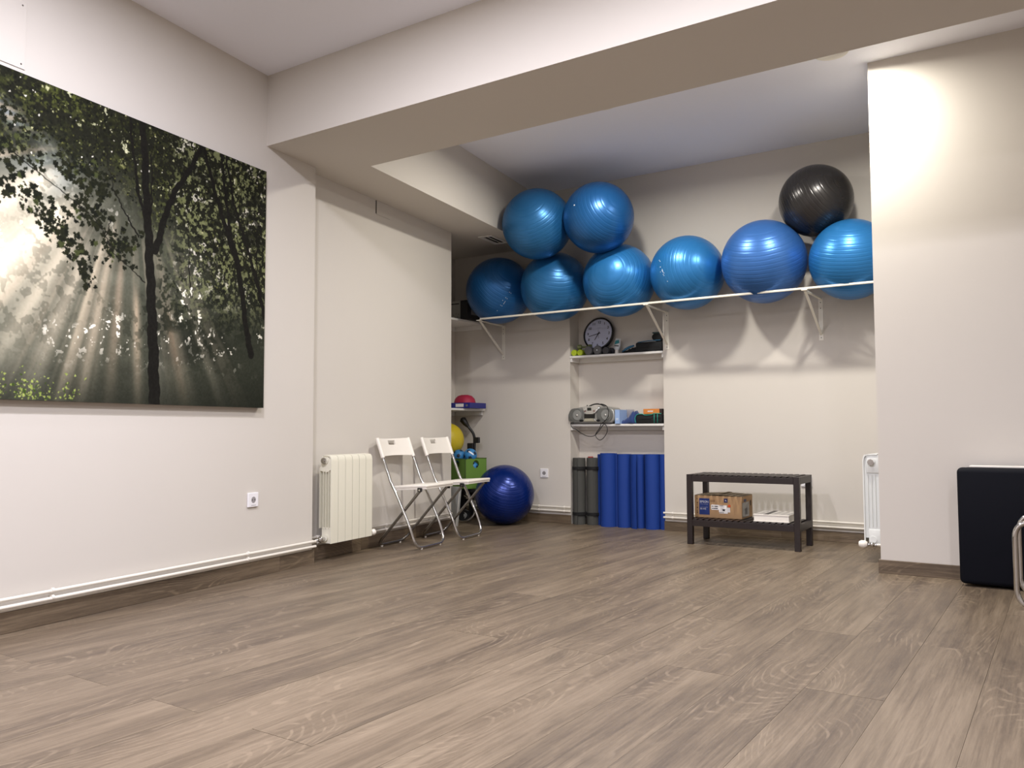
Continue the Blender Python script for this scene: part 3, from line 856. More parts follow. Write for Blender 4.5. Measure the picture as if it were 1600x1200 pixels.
# ------------------------------------------------------------------ exercise balls
BALLS = {
 'b1': (-4.312, 6.258, 2.120, 0.303), 'b2': (-3.720, 6.266, 2.099, 0.303), 'b3': (-3.094, 6.266, 2.091, 0.304),
 'b4': (-2.494, 6.274, 2.093, 0.295), 'b5': (-1.875, 6.256, 2.107, 0.314), 'b6': (-1.258, 6.282, 2.056, 0.289),
 'u1': (-3.685, 5.921, 2.582, 0.297), 'u2': (-3.134, 5.983, 2.570, 0.288), 'blk': (-1.498, 6.307, 2.527, 0.263),
 'fl': (-4.226, 6.215, 0.264, 0.266)}
LAB = {
 'b1': 'blue exercise ball at the left end of the rail, in shadow under the soffit',
 'b2': 'blue exercise ball on the rail, second from the left end',
 'b3': 'shiny blue exercise ball on the rail directly above the clock niche',
 'b4': 'blue exercise ball with small white print on the rail right of the niche',
 'b5': 'largest, slightly violet blue exercise ball on the rail left under the black ball',
 'b6': 'blue exercise ball at the right end of the rail, cut by the pier',
 'u1': 'blue exercise ball stacked on top against the boxed soffit',
 'u2': 'blue exercise ball stacked on top with a white valve plug showing',
 'blk': 'black exercise ball resting on two blue balls near the pier',
 'fl': 'glossy dark blue exercise ball standing on the floor in the corner'}
AX = {'b1': (0.9, -0.5, 0.6), 'b2': (0.5, -0.65, 0.75), 'b3': (0.15, -0.95, 0.15), 'b4': (0.8, -0.5, 0.1), 'b5': (0.05, -0.5, 0.85), 'b6': (0.1, -0.45, 0.9),
      'u1': (0.1, -0.8, 0.55), 'u2': (0.9, -0.45, 0.35), 'blk': (0.9, -0.4, 0.45), 'fl': (0.55, -0.5, 0.8)}
MT = {'b1': M_BB[0], 'b2': M_BB[1], 'b3': M_BB[3], 'b4': M_BB[3], 'b5': M_BB[2], 'b6': M_BB[3], 'u1': M_BB[1], 'u2': M_BB[0], 'blk': M_BBLK, 'fl': M_BFLOOR}
NEAR = [k for k in BALLS]
def ball_mesh(k):
    cx, cy, cz, r = BALLS[k]
    bm = bmesh.new(); bmesh.ops.create_uvsphere(bm, u_segments=72, v_segments=48, radius=r)
    R = Vector(AX[k]).normalized().to_track_quat('Z', 'Y').to_matrix()
    c = Vector((cx, cy, cz))
    planes = []
    for j in BALLS:
        if j == k: continue
        d = Vector(BALLS[j][:3]) - c; L = d.length
        if L < r + BALLS[j][3]:
            t = (L * L + r * r - BALLS[j][3] ** 2) / (2 * L)
            planes.append((d.normalized(), t - 0.0008))
    planes.append((Vector((0, 1, 0)), YB - 0.001 - cy))
    if k == 'u1':
        n = Vector((-CN, SN, 0)); planes.append((n, (c.x * CN - c.y * SN) - nf - 0.001))
    if k == 'fl': planes.append((Vector((0, 0, -1)), cz - 0.0005))
    ci = R.inverted()
    for v in bm.verts:
        p = R @ v.co
        for n, t in planes:
            e = p.dot(n) - t
            if e > 0: p = p - n * e
        if k in ('b1', 'b2', 'b3', 'b4', 'b5', 'b6'):
            q = p + c; dy, dz = q.y - RY, q.z - RZ_
            d = math.hypot(dy, dz)
            if d < 0.014:
                q.y = RY + dy / d * 0.014; q.z = RZ_ + dz / d * 0.014; p = q - c
        v.co = ci @ p
    me = bpy.data.meshes.new('ball'); bm.to_mesh(me); bm.free()
    me.polygons.foreach_set('use_smooth', [True] * len(me.polygons))
    return me, R.to_euler()
M_DOT = mat('white_print', rgb(225, 232, 238), rough=0.4)
for k in BALLS:
    me, e = ball_mesh(k)
    me.materials.append(MT[k])
    root = empty('exercise_ball', BALLS[k][:3], 0, LAB[k], 'exercise ball', None if k in ('fl',) else 'exercise balls stored on the rail')
    o = bpy.data.objects.new('vinyl_shell', me); link(o, root); o.rotation_euler = e
    r = BALLS[k][3]
    view = (Vector((0, 0, 0.84)) - Vector(BALLS[k][:3])).normalized()
    side = Vector((0, 0, 1)).cross(view).normalized(); upv = view.cross(side)
    def on(u, v):     # direction on the ball that faces the room, u right, v up (fractions of the radius)
        return side * u + upv * v + view * math.sqrt(max(0, 1 - u * u - v * v))
    def plug(u, v, rr, nm='valve_plug'):
        d = on(u, v); b = MB(); b.cyl(d * (r - .003), d * (r + .0012), rr, rr * .8, seg=12); b.build(nm, M_DOT, root)
    if k == 'u2': plug(-0.66, 0.36, 0.007)
    if k == 'b6': plug(-0.32, -0.93, 0.006)
    if k == 'b1':
        plug(-0.82, 0.50, 0.004)
        for (u, v) in ((.31, -.04), (.35, -.07), (.20, -.20), (.24, -.23), (.11, -.28), (.05, -.42), (.09, -.44), (-.05, -.58)): plug(u, v, 0.0032, 'printed_dot')
        b = MB(); b.tube([on(.19 - .012 * i, -.30 - .018 * i) * (r + .0006) for i in range(6)], 0.0012, 6); b.build('printed_arc', M_DOT, root)
    if k == 'b4':
        for (u, v) in ((-.70, .33), (-.72, .36), (-.69, .18), (-.65, .08), (-.69, .05), (-.60, .02), (-.62, -.02), (-.60, -.05), (-.51, -.20)): plug(u, v, 0.0032, 'printed_dot')
        b = MB(); b.tube([on(-.645 + .006 * i, .13 - .025 * i) * (r + .0006) for i in range(5)], 0.0014, 6); b.build('printed_arc', M_DOT, root)

# ------------------------------------------------------------------ shelves
def niche_shelf(ztop, label, thick=0.019):
    root = empty('niche_shelf', ((NX0 + NX1) / 2, YN, ztop), 0, label, 'shelf')
    w = (NX1 - NX0) / 2 - .001
    b = MB(); b.box(-w, w, -.172, -.001, -thick, 0, bev=.0015); b.build('shelf_board', M_SHELF, root)
    b = MB(); b.box(-w, w, -.022, -.001, -thick - .035, -thick); b.build('back_cleat', M_SHELF, root)
    b = MB(); b.box(-w, -w + .02, -.165, -.023, -thick - .035, -thick, bev=.001); b.build('side_cleat', M_SHELF, root)
    b = MB(); b.box(w - .02, w, -.150, -.023, -thick - .035, -thick, bev=.001); b.build('side_cleat', M_SHELF, root)
    return root
ZU, ZL = 1.510, 0.893
niche_shelf(ZU, 'upper white shelf in the niche holding the clock and dumbbells')
niche_shelf(ZL, 'lower white shelf in the niche holding the silver stereo')
def alcove_shelf(ztop, y0, label):
    root = empty('alcove_shelf', (-5.06, YB, ztop), 0, label, 'shelf')
    b = MB(); b.box(0, .36, y0 - YB, -.001, -.02, 0, bev=.0015); b.build('shelf_board', M_SHELF, root)
    b = MB(); b.box(0, .34, -.022, -.001, -.062, -.02, bev=.001); b.build('back_cleat', M_SHELF, root)
    b = MB(); b.box(0, .02, y0 - YB + .02, -.03, -.062, -.02); b.build('side_cleat', M_SHELF, root)
alcove_shelf(1.883, 5.68, 'upper white shelf in the dark side alcove at rail height')
alcove_shelf(1.047, 5.68, 'lower white shelf in the dark side alcove above the yellow ball')

# things on the side alcove shelves
root = empty('electronics_box', (-4.93, 6.25, 1.884), 0, 'grey and black packaging box on the upper alcove shelf', 'box')
b = MB(); b.box(0, .262, 0, .28, 0, .185, bev=.003); b.build('carton', mat('dark_carton', rgb(28, 28, 30), rough=0.6), root)
b = MB(); b.box(.02, .180, -.0015, 0, .004, .183); b.build('front_panel', mat('grey_panel', rgb(150, 148, 142), rough=0.6), root)
b = MB(); b.box(.03, .165, -.0025, -.0012, .150, .160); b.build('title_strip', M_INK, root)
for x, z in ((.10, .05), (.13, .06), (.16, .055), (.07, .04), (.12, .02), (.15, .03)):
    b = MB(); b.cyl((x, -.0012, z), (x, -.0026, z), .004, seg=8); b.build('printed_dot', M_INK, root)
b = MB(); b.box(.2622, .2634, .06, .16, .05, .11); b.build('side_label', mat('grey_label', rgb(110, 110, 112), rough=0.6), root)

root = empty('lever_arch_file', (-4.86, 6.22, 1.048), 0.05, 'dark blue ring binder with a white spine label lying on the lower alcove shelf', 'binder')
b = MB(); b.box(0, .235, 0, .28, 0, .052, bev=.003); b.build('cover', M_BIND, root)
b = MB(); b.box(.075, .165, -.0015, 0, .012, .042); b.build('spine_label', M_LBL, root)
b = MB(); b.lathe([(.006, 0), (.011, 0), (.011, .0015), (.006, .0015)], 16, M=Matrix.Translation((.20, -.0002, .027)) @ Matrix.Rotation(PI / 2, 4, 'X')); b.build('finger_ring', M_CHROME, root, smooth=True)
b = MB()
b.lathe([(0.0, 0.078), (.03, .077), (.062, .066), (.085, .04), (.094, .008), (.095, 0.0), (0, 0)], 28, M=Matrix.Diagonal((1.15, 1, 1, 1)))
o = b.build('cushion_dome', M_RED, None, smooth=True, loc=(-4.765, 6.34, 1.100), angle=50)
o.name = 'balance_cushion'; tag(o, 'crimson domed balance cushion on top of the dark blue binder', 'cushion')
b = MB(); b.tube([(0, 0, .006), (.03, .004, .006), (.06, -.006, .006), (.085, .002, .006)], [.003, .005, .004, .003], 8)
o = b.build('pen', mat('brown_pen', rgb(60, 46, 36), rough=.5), None, smooth=True, loc=(-4.755, 6.47, 1.047)); tag(o, 'small brown pen lying at the front end of the lower alcove shelf', 'pen')

# ------------------------------------------------------------------ side alcove floor group
root = empty('hand_trolley', (-4.625, 6.28, 0), 0.25, 'black folding hand trolley with bent handle parked in the side alcove', 'trolley')
b = MB(); b.tube(fillet([(-.05, .14, .10), (-.045, .15, .66), (-.045, .15, .80), (-.10, .13, .875), (-.145, .12, .93)], .06), .013, 12)
b.build('handle_rod', M_BLACK, root, smooth=True, angle=50)
b = MB(); b.tube([(-.085, .16, .10), (-.075, .17, .66), (-.072, .17, .72)], .008, 10); b.build('handle_rod', M_STEEL, root, smooth=True, angle=50)
b = MB(); b.tube([(-.10, .13, .875), (-.125, .125, .905), (-.152, .115, .945), (-.16, .11, .96)], [.015, .026, .033, .012], 14); b.build('grip', M_BLACK, root, smooth=True, angle=60)
b = MB(); b.box(-.04, .005, .13, .17, .72, .775, bev=.004); b.box(-.11, -.05, .12, .15, .66, .72, bev=.006); b.build('clamp', M_BLACK, root)
b = MB(); b.box(-.20, .10, -.14, .12, .275, .305, bev=.004); b.build('deck', M_BLACK, root)
for x in (-.14, -.05):
    b = MB(); b.box(x, x + .045, .02, .07, .05, .28, bev=.003); b.build('deck_post', M_BLACK, root)
b = MB(); b.box(-.14, -.01, .03, .06, .16, .20); b.build('cross_bar', M_BLACK, root)
for (wx, wy) in ((-.045, -.10), (-.20, .0)):
    b = MB(); b.lathe([(.030, -.012), (.052, -.014), (.058, -.008), (.058, .008), (.052, .014), (.030, .012)], 28, M=Matrix.Translation((wx, wy, .062)) @ Matrix.Rotation(PI / 2, 4, 'X') @ Matrix.Rotation(.2, 4, 'Y'))
    wh = b.build('wheel', M_BLACK, root, smooth=True, angle=40)
    b = MB(); b.lathe([(0.0, -.013), (.012, -.013), (.014, -.009), (.030, -.010), (.031, .010), (0.0, .010)], 24, M=Matrix.Translation((wx, wy, .062)) @ Matrix.Rotation(-PI / 2, 4, 'X') @ Matrix.Rotation(.2, 4, 'Y'))
    b.build('wheel_hub', mat('grey_hub', rgb(150, 150, 148), rough=.5), wh, smooth=True, angle=40)
b = MB(); b.tube(fillet([(-.06, -.06, .24), (.065, -.11, .20), (.075, -.14, .07), (.0, -.16, .010), (-.15, -.13, .010)], .05), .0085, 12)
b.build('axle_hoop', M_CHROME, root, smooth=True, angle=50)

root = empty('storage_crate', (-4.655, 6.235, 0.308), -0.25, 'green fabric storage cube with round holes packed with small balls', 'storage box')
w, h = .125, .275
b = MB()
t = .006
for (x0, x1, y0, y1) in ((-w, w, w - t, w), (-w, -w + t, -w, w)):
    b.box(x0, x1, y0, y1, 0, h, bev=.001)
b.box(-w, w, -w, w, 0, .006)
b.build('body', M_GREEN, root)
def holed(axis, side, nm):
    """square fabric panel with a round hand hole"""
    n = 32; R = .036; cz = h - .052
    b = MB(); bm = b.bm
    inner = []; outer = []
    for i in range(n):
        a = 2 * PI * (i + .5) / n
        c, s = math.cos(a), math.sin(a)
        inner.append((R * c, cz + R * s))
        sc = min(w / abs(c) if abs(c) > 1e-6 else 9, ((h - cz) / s) if s > 1e-6 else (cz / -s) if s < -1e-6 else 9)
        outer.append((c * sc, cz + s * sc))
    def P(u, z, d): return Vector((u, side * (w - d), z)) if axis == 'y' else Vector((side * (w - d), u, z))
    F = [[bm.verts.new(P(u, z, d)) for (u, z) in L_] for L_ in (inner, outer) for d in (0,)]
    Bk = [[bm.verts.new(P(u, z, d)) for (u, z) in L_] for L_ in (inner, outer) for d in (.006,)]
    for i in range(n):
        j = (i + 1) % n
        bm.faces.new((F[0][i], F[0][j], F[1][j], F[1][i])); bm.faces.new((Bk[0][j], Bk[0][i], Bk[1][i], Bk[1][j]))
        bm.faces.new((F[0][j], F[0][i], Bk[0][i], Bk[0][j])); bm.faces.new((F[1][i], F[1][j], Bk[1][j], Bk[1][i]))
    return b.build(nm, M_GREEN, root)
holed('y', -1, 'front_panel'); holed('x', 1, 'side_panel')
b = MB(); e_ = .003
b.tube([(-w, -w, h), (w, -w, h), (w, w, h), (-w, w, h)], .0035, 8, closed=True); b.build('rim_piping', mat('olive_piping', rgb(70, 92, 36), rough=.8), root)
b = MB(); b.tube([(w, -w, 0), (w, -w, h)], .003, 8); b.build('corner_piping', mat('olive_piping_b', rgb(66, 84, 40), rough=.8), root)

def football(c, r, label, rot, word=None):
    root = empty('football', c, 0, label, 'ball', 'small blue footballs in the green cube')
    b = MB(); b.ball((0, 0, 0), r, 32, 20); s = b.build('shell', M_SOCB, root, smooth=True)
    g = (1 + 5 ** .5) / 2
    R = Euler(rot).to_matrix()
    for (x, y, z) in [(0, i, j * g) for i in (1, -1) for j in (1, -1)] + [(i, j * g, 0) for i in (1, -1) for j in (1, -1)] + [(j * g, 0, i) for i in (1, -1) for j in (1, -1)]:
        d = (R @ Vector((x, y, z))).normalized()
        q = d.to_track_quat('Z', 'Y').to_matrix()
        b = MB(); bm = b.bm
        ctr = bm.verts.new(d * (r + .0012)); ring = []
        for i in range(5):
            p = q @ Vector((math.cos(2 * PI * i / 5) * .33, math.sin(2 * PI * i / 5) * .33, 1)); ring.append(bm.verts.new(p.normalized() * (r + .0008)))
        for i in range(5): bm.faces.new((ctr, ring[i], ring[(i + 1) % 5]))
        b.build('patch', mat('navy_patch', rgb(14, 22, 44), rough=.5) if 'navy_patch' not in bpy.data.materials else bpy.data.materials['navy_patch'], root)
    if word:
        d = word
        b = MB(); bm = b.bm
        side = Vector((0, 0, 1)).cross(d).normalized(); u_ = d.cross(side)
        dirn = (side * .8 - u_ * .6).normalized(); per = d.cross(dirn)
        A = []; Bq = []
        for i in range(9):
            t = -.5 + i / 8 * 1.0
            A.append(bm.verts.new((d + dirn * t + per * .11).normalized() * (r + .0016))); Bq.append(bm.verts.new((d + dirn * t - per * .11).normalized() * (r + .0016)))
        for i in range(8): bm.faces.new((A[i], A[i + 1], Bq[i + 1], Bq[i]))
        b.build('printed_word', M_DOT, root)
football((-4.590, 6.19, 0.612), .062, 'small sky-blue football with dark patches and a white word, right in the green cube', (.3, .2, .1), Vector((.62, -.62, .35)).normalized())
football((-4.708, 6.175, 0.602), .062, 'small sky-blue football between the yellow ball and the other football', (.9, .4, .5))
football((-4.592, 6.235, 0.505), .050, 'small blue football seen through the hole in the green cube', (1.4, .1, .5))
b = MB(); b.ball((0, 0, 0), .158, 48, 30)
o = b.build('playground_ball', M_YEL, None, smooth=True, loc=(-4.870, 6.205, 0.752)); tag(o, 'large yellow rubber ball perched on the green cube behind the wall edge', 'ball')
root = empty('white_board', (-4.57, 5.86, 0), -.03, 'pale grey board standing behind the folding chairs at the alcove edge', 'board')
b = MB(); b.prism([(-.30, 0), (.07, 0), (.112, .345), (-.30, .345)], 0, .03, 'y', bev=.002); b.build('panel', mat('pale_board', rgb(168, 168, 164), rough=.6), root)
b = MB(); b.tube([(.072, -.002, .004), (.114, -.002, .344)], .0025, 6); b.build('edge_strip', M_PLW, root)

# ------------------------------------------------------------------ wall clock on the upper niche shelf
root = empty('wall_clock', (-3.508, 6.650, ZU + .050), 0, 'round black-rimmed wall clock leaning on the upper niche shelf', 'clock', rot=(-.20, 0, 0))
R = .152
T = Matrix.Translation((0, 0, R)) @ Matrix.Rotation(PI / 2, 4, 'X')      # local z of the lathe -> -y (towards the room)
b = MB(); b.lathe([(R - .03, -.022), (R - .004, -.022), (R, -.012), (R, .008), (R - .004, .015), (R - .011, .017), (R - .015, .013), (R - .016, -.002)], 64, M=T)
b.build('rim', mat('clock_rim', rgb(10, 10, 12), rough=.3), root, smooth=True, angle=40)
b = MB(); b.cyl((0, .018, R), (0, -.004, R), R - .012, seg=64); b.build('dial', mat('dial_paper', rgb(188, 192, 214), rough=.5), root)
for h_ in range(1, 13):
    a = PI / 2 - h_ * PI / 6
    text(str(h_), .034, (math.cos(a) * R * .70, -.0052, R + math.sin(a) * R * .70), (PI / 2, 0, 0), M_INK, root, 'numeral', bold=.0004)
for k in range(60):
    a = k * PI / 30
    if k % 5 == 0:
        b = MB(); b.box(-.0009, .0009, -.0052, -.004, R * .86, R * .89, M=Matrix.Translation((0, 0, R)) @ Matrix.Rotation(a, 4, 'Y')); b.build('minute_mark', M_INK, root)
def hand(ang, ln, w, nm, tail=.02):
    b = MB(); b.prism([(-w, -tail), (w, -tail), (w * .7, ln), (-w * .7, ln)], -.0072, -.0064, 'y')
    o = b.build(nm, M_INK, root, loc=(0, 0, R), rot=(0, ang, 0))
hand(math.radians(209), .068, .0042, 'hour_hand')
hand(math.radians(257), .098, .0034, 'minute_hand')
hand(math.radians(-8), .04, .0009, 'second_hand', .045)
b = MB(); b.cyl((0, -.006, R), (0, -.0085, R), .006, seg=16); b.build('hub', M_INK, root)
b = MB(); b.box(-.018, .018, -.0050, -.0042, R * 1.36, R * 1.37); b.build('dial_print', mat('grey_print', rgb(110, 112, 120)), root)

# ------------------------------------------------------------------ dumbbells
def dumbbell(loc, r, m, label, group, rz=0.0, hexa=False):
    root = empty('dumbbell', loc, rz, label, 'dumbbell', group)
    for nm, y in (('head', 0), ('head', .095)):
        b = MB(); b.lathe([(0, 0), (r * .55, 0), (r * .62, .002), (r * .9, .003), (r, .010), (r, .032), (r * .9, .040), (r * .4, .042), (0, .042)], 8 if hexa else 24, M=Matrix.Translation((0, y + .021, 0)) @ Matrix.Rotation(PI / 2, 4, 'X') @ Matrix.Translation((0, 0, -.021)))
        b.build(nm, m, root, smooth=True, angle=35)
    b = MB(); b.cyl((0, .03, 0), (0, .11, 0), r * .42, seg=14); b.build('grip', m, root, smooth=True, angle=40)
    return root
M_LIME = mat('lime_vinyl', rgb(170, 190, 40), rough=.4)
M_GDB = mat('grey_vinyl', rgb(88, 88, 90), rough=.5)
M_OLV = mat('olive_vinyl', rgb(96, 104, 60), rough=.5)
dumbbell((-3.712, 6.580, ZU + .0295), .029, M_LIME, 'lime-green dumbbell end-on, leftmost on the upper niche shelf', 'lime dumbbells')
dumbbell((-3.650, 6.580, ZU + .0295), .029, M_LIME, 'lime-green dumbbell end-on, second from the left on the upper niche shelf', 'lime dumbbells')
b0 = dumbbell((-3.690, 6.61, ZU + .082), .023, M_OLV, 'olive and grey dumbbell lying across the two lime dumbbells', 'olive dumbbells', rz=-1.2)
dumbbell((-3.562, 6.575, ZU + .0415), .041, M_GDB, 'round grey dumbbell in front of the left foot of the clock', 'grey dumbbells')
dumbbell((-3.472, 6.575, ZU + .0415), .041, M_GDB, 'round grey dumbbell with white mark below the clock numeral six', 'grey dumbbells')
dumbbell((-3.395, 6.590, ZU + .0345), .034, mat('dark_vinyl', rgb(48, 48, 52), rough=.5), 'small dark grey dumbbell right of the clock foot', 'grey dumbbells')
b = MB(); b.box(-.006, .006, -.0012, 0, -.004, .004); o = b.build('white_mark', M_DOT, bpy.data.objects['dumbbell.004'], loc=(0, -.0005, 0))

root = empty('lotion_tube', (-3.315, 6.650, ZU + .001), 0, 'white and teal squeeze tube standing on its cap beside the clock', 'bottle', rot=(0, .12, 0))
b = MB(); b.lathe([(0, .0), (.016, .0), (.017, .004), (.017, .035), (.014, .04)], 20); b.build('cap', M_PLW, root, smooth=True, angle=40)
b = MB(); bm = b.bm
rings = []
for i in range(9):
    t = i / 8; rx = .024 + .010 * math.sin(min(1, t * 2) * PI / 2) - .010 * t; ry = .020 * (1 - t) + .0015
    rings.append([bm.verts.new((rx * math.cos(2 * PI * k / 20), ry * math.sin(2 * PI * k / 20), .04 + .10 * t)) for k in range(20)])
for i in range(8):
    for k in range(20): bm.faces.new((rings[i][k], rings[i][(k + 1) % 20], rings[i + 1][(k + 1) % 20], rings[i + 1][k]))
bm.faces.new(rings[0][::-1]); bm.faces.new(rings[-1])
b.build('tube_body', mat('tube_white', rgb(200, 204, 206), rough=.35), root, smooth=True, angle=50)
b = MB(); b.prism([(-.023, .085), (.022, .100), (.014, .128), (-.016, .120)], -.0155, -.0125, 'y'); b.build('teal_print', mat('teal_ink', rgb(30, 120, 130)), root)
b = MB(); b.box(-.020, .022, -.0205, -.0170, .070, .078); b.build('printed_line', M_INK, root)

# soft bundles -------------------------------------------------------------
def cloth_heap(nm, loc, sx, sy, sz, m, seed, label, cat, folds=7, group=None, profile=None):
    rr_ = random.Random(seed)
    b = MB(); bm = b.bm
    nu, nv = 44, 16
    ph = [rr_.uniform(0, 6.28) for _ in range(8)]
    g = []
    for j in range(nv + 1):
        row = []
        v = j / nv
        for i in range(nu + 1):
            u = i / nu
            env = (profile(u) if profile else math.sin(PI * min(max(u, .02), .98)) ** .5)
            x = (u - .5) * sx
            ang = v * PI
            r = env * (1 + .06 * math.sin(folds * .7 * u * 6.28 + ph[0] + 4 * v) + .05 * math.sin(folds * 1.3 * u * 6.28 + 7 * v + ph[1]) + .05 * math.sin(17 * v + 11 * u + ph[2]) + .03 * math.sin(31 * v - 14 * u))
            row.append(bm.verts.new((x + .02 * sx * math.sin(7 * v + ph[3]), -math.cos(ang) * sy * .5 * (0.55 + .45 * env), max(0.0, math.sin(ang) * sz * r))))
        g.append(row)
    for j in range(nv):
        for i in range(nu):
            bm.faces.new((g[j][i], g[j][i + 1], g[j + 1][i + 1], g[j + 1][i]))
    base = [g[0][i] for i in range(nu + 1)]
    for i in range(nu):
        bm.faces.new((g[0][i + 1], g[0][i], g[nv][i], g[nv][i + 1]))
    o = b.build(nm, m, None, smooth=True, loc=loc)
    return tag(o, label, cat, group)
M_BLKC = mat('black_fabric', rgb(16, 18, 20), rough=.8, bump=(300, .3, .001))
M_TEALD = mat('dull_blue_fabric', rgb(44, 96, 128), rough=.8)
M_TEAL = mat('teal_piping', rgb(40, 150, 130), rough=.6)
M_NAVC = mat('navy_cloth', rgb(24, 52, 108), rough=.8, bump=(300, .3, .001), sheen=.3)
cloth_heap('resistance_band_pile', (-3.165, 6.655, ZU + .001), .17, .12, .07, M_BLKC, 3, 'heap of black and blue straps on the upper niche shelf', 'strap', profile=lambda u: .25 + .75 * u)
b = MB(); b.tube([(-3.235, 6.600, ZU + .016), (-3.20, 6.594, ZU + .034), (-3.16, 6.592, ZU + .050), (-3.12, 6.597, ZU + .062)], [.006, .011, .011, .007], 10)
o = b.build('blue_strap', M_TEALD, bpy.data.objects['resistance_band_pile'], smooth=True); o.location = -Vector((-3.165, 6.655, ZU + .001))
root = empty('weight_cuff', (-2.975, 6.645, ZU + .001), 0, 'black padded weight cuff with teal trim lying flat, right end of the upper niche shelf', 'weight')
b = MB(); b.box(-.125, .125, -.065, .065, 0, .085, bev=.014, seg=3); b.build('pad', M_BLKC, root, smooth=True, angle=50)
b = MB(); b.tube([(-.10, -.068, .085), (.0, -.069, .092), (.11, -.068, .093)], .004, 8); b.build('trim', M_TEALD, root, smooth=True)
b = MB(); b.box(-.11, .10, -.067, -.060, .03, .045, bev=.001); b.build('strap', M_DARK, root)
root = empty('weight_cuff', (-2.905, 6.655, ZU + .087), .1, 'small black rolled weight cuff on top of the flat cuff, beside the niche edge', 'weight')
b = MB(); b.lathe([(.018, -.045), (.040, -.045), (.045, -.040), (.045, .040), (.040, .045), (.018, .045)], 24, M=Matrix.Translation((0, 0, .040)) @ Matrix.Rotation(PI / 2, 4, 'X') @ Matrix.Diagonal((1.25, .88, 1, 1))); b.build('pad', M_BLKC, root, smooth=True, angle=50)
b = MB(); b.box(-.05, .05, -.046, -.030, .070, .082, bev=.002); b.build('buckle', mat('dull_teal', rgb(36, 60, 62), rough=.7), root)

# ------------------------------------------------------------------ stereo
root = empty('portable_stereo', (-3.522, 6.630, ZL + .001), 0, 'silver portable stereo with two round speakers on the lower niche shelf', 'stereo')
M_SIL = mat('silver_plastic', rgb(152, 152, 148), rough=.32, metal=.35)
M_GRILL = mat('speaker_mesh', rgb(104, 105, 102), rough=.55, metal=.2, bump=(900, .4, .001))
M_SILB = mat('bright_silver', rgb(196, 194, 188), rough=.25, metal=.4)
out = []
W2, Hh = .240, .150
def superell(w, h, cx, cz, n=40, p=2.6):
    o_ = []
    for i in range(n):
        a = 2 * PI * i / n; c, s = math.cos(a), math.sin(a)
        o_.append((cx + w * abs(c) ** (2 / p) * (1 if c >= 0 else -1), cz + h * abs(s) ** (2 / p) * (1 if s >= 0 else -1)))
    return o_
body = [(-.205, .006), (.205, .006), (.238, .03), (.243, .07), (.232, .115), (.205, .140), (.10, .156), (-.05, .158), (-.19, .138), (-.225, .118), (-.243, .08), (-.240, .035)]
b = MB(); b.prism(body, -.085, .085, 'y', bev=.012); b.build('body', M_SIL, root, smooth=True, angle=35)
b = MB(); b.box(-.21, .23, -.05, .08, .0, .02, bev=.003); b.build('base', M_BLACK, root)
for cx, w_, nm in ((-.152, .074, 'speaker'), (.142, .080, 'speaker')):
    b = MB(); b.prism(superell(w_, .062, cx, .078), -.094, -.080, 'y', bev=.005); sp_ = b.build(nm, M_GRILL, root, smooth=True, angle=40)
    T = Matrix.Translation((cx + .012, -.094, .078)) @ Matrix.Rotation(PI / 2, 4, 'X')
    b = MB(); b.lathe([(.046, 0), (.045, .002), (.040, .0025), (.020, .0008), (.012, .001)], 36, M=T); b.build('cone', mat('cone_grey', rgb(132, 133, 130), rough=.5), sp_, smooth=True)
    b = MB(); b.lathe([(.012, 0), (.010, .005), (.005, .008), (0, .009)], 20, M=T); b.build('dust_cap', M_SILB, sp_, smooth=True)
b = MB(); b.prism([(-.085, .148), (-.055, .095), (-.045, .086), (.030, .086), (.045, .094), (.100, .150), (.06, .157), (-.04, .157)], -.0985, -.078, 'y', bev=.003); cp = b.build('control_panel', M_SILB, root, smooth=True, angle=30)
b = MB(); b.box(-.030, .012, -.1005, -.097, .118, .144, bev=.001); b.build('display', mat('dark_display', rgb(26, 30, 26), rough=.15), cp)
for x in (-.056, .035):
    b = MB(); b.cyl((x, -.097, .128), (x, -.106, .128), .013, .011, seg=24); b.build('dial_knob', M_SILB, cp, smooth=True, angle=40)
    b = MB(); b.box(x - .004, x + .014, -.1015, -.097, .110, .118, bev=.001); b.build('red_button', mat('dark_red_plastic', rgb(96, 20, 26), rough=.4) if 'dark_red_plastic' not in bpy.data.materials else bpy.data.materials['dark_red_plastic'], cp)
b = MB(); b.box(-.068, .042, -.092, -.080, .050, .088, bev=.002); b.build('cassette_door', mat('smoked_plastic', rgb(10, 10, 12), rough=.15), root)
b = MB(); b.prism([(-.055, .049), (.035, .049), (.060, .022), (-.075, .022)], -.0965, -.080, 'y', bev=.002); b.build('lower_panel', mat('champagne_plastic', rgb(168, 164, 146), rough=.35, metal=.2), root)
b = MB(); b.tube([(.032, -.096, .048), (.055, -.0965, .026)], .0045, 8); b.build('bright_trim', mat('mirror_trim', rgb(240, 240, 240), rough=.1, metal=.8), root, smooth=True)
b = MB(); b.tube([(.095, -.097, .146), (.050, -.099, .100), (.034, -.099, .090)], .0048, 8); b.build('bright_trim', bpy.data.materials['mirror_trim'], root, smooth=True)
for x in (-.095, .080):
    b = MB(); b.prism(superell(.020, .010, x, .030, 16, 2), -.0955, -.082, 'y'); b.build('port', M_DARK, root)
b = MB(); b.tube([(-.09, .03, .150)] + [(-.08 + .17 * t, .02, .158 + .022 * math.sin(PI * t)) for t in [i / 8 for i in range(9)]] + [(.10, .03, .150)], .006, 10); b.build('carry_handle', M_BLACK, root, smooth=True)
b = MB(); b.cyl((-.085, 0, .15), (-.085, 0, .172), .006, .004, seg=10); b.build('aerial_tip', M_BLACK, root)
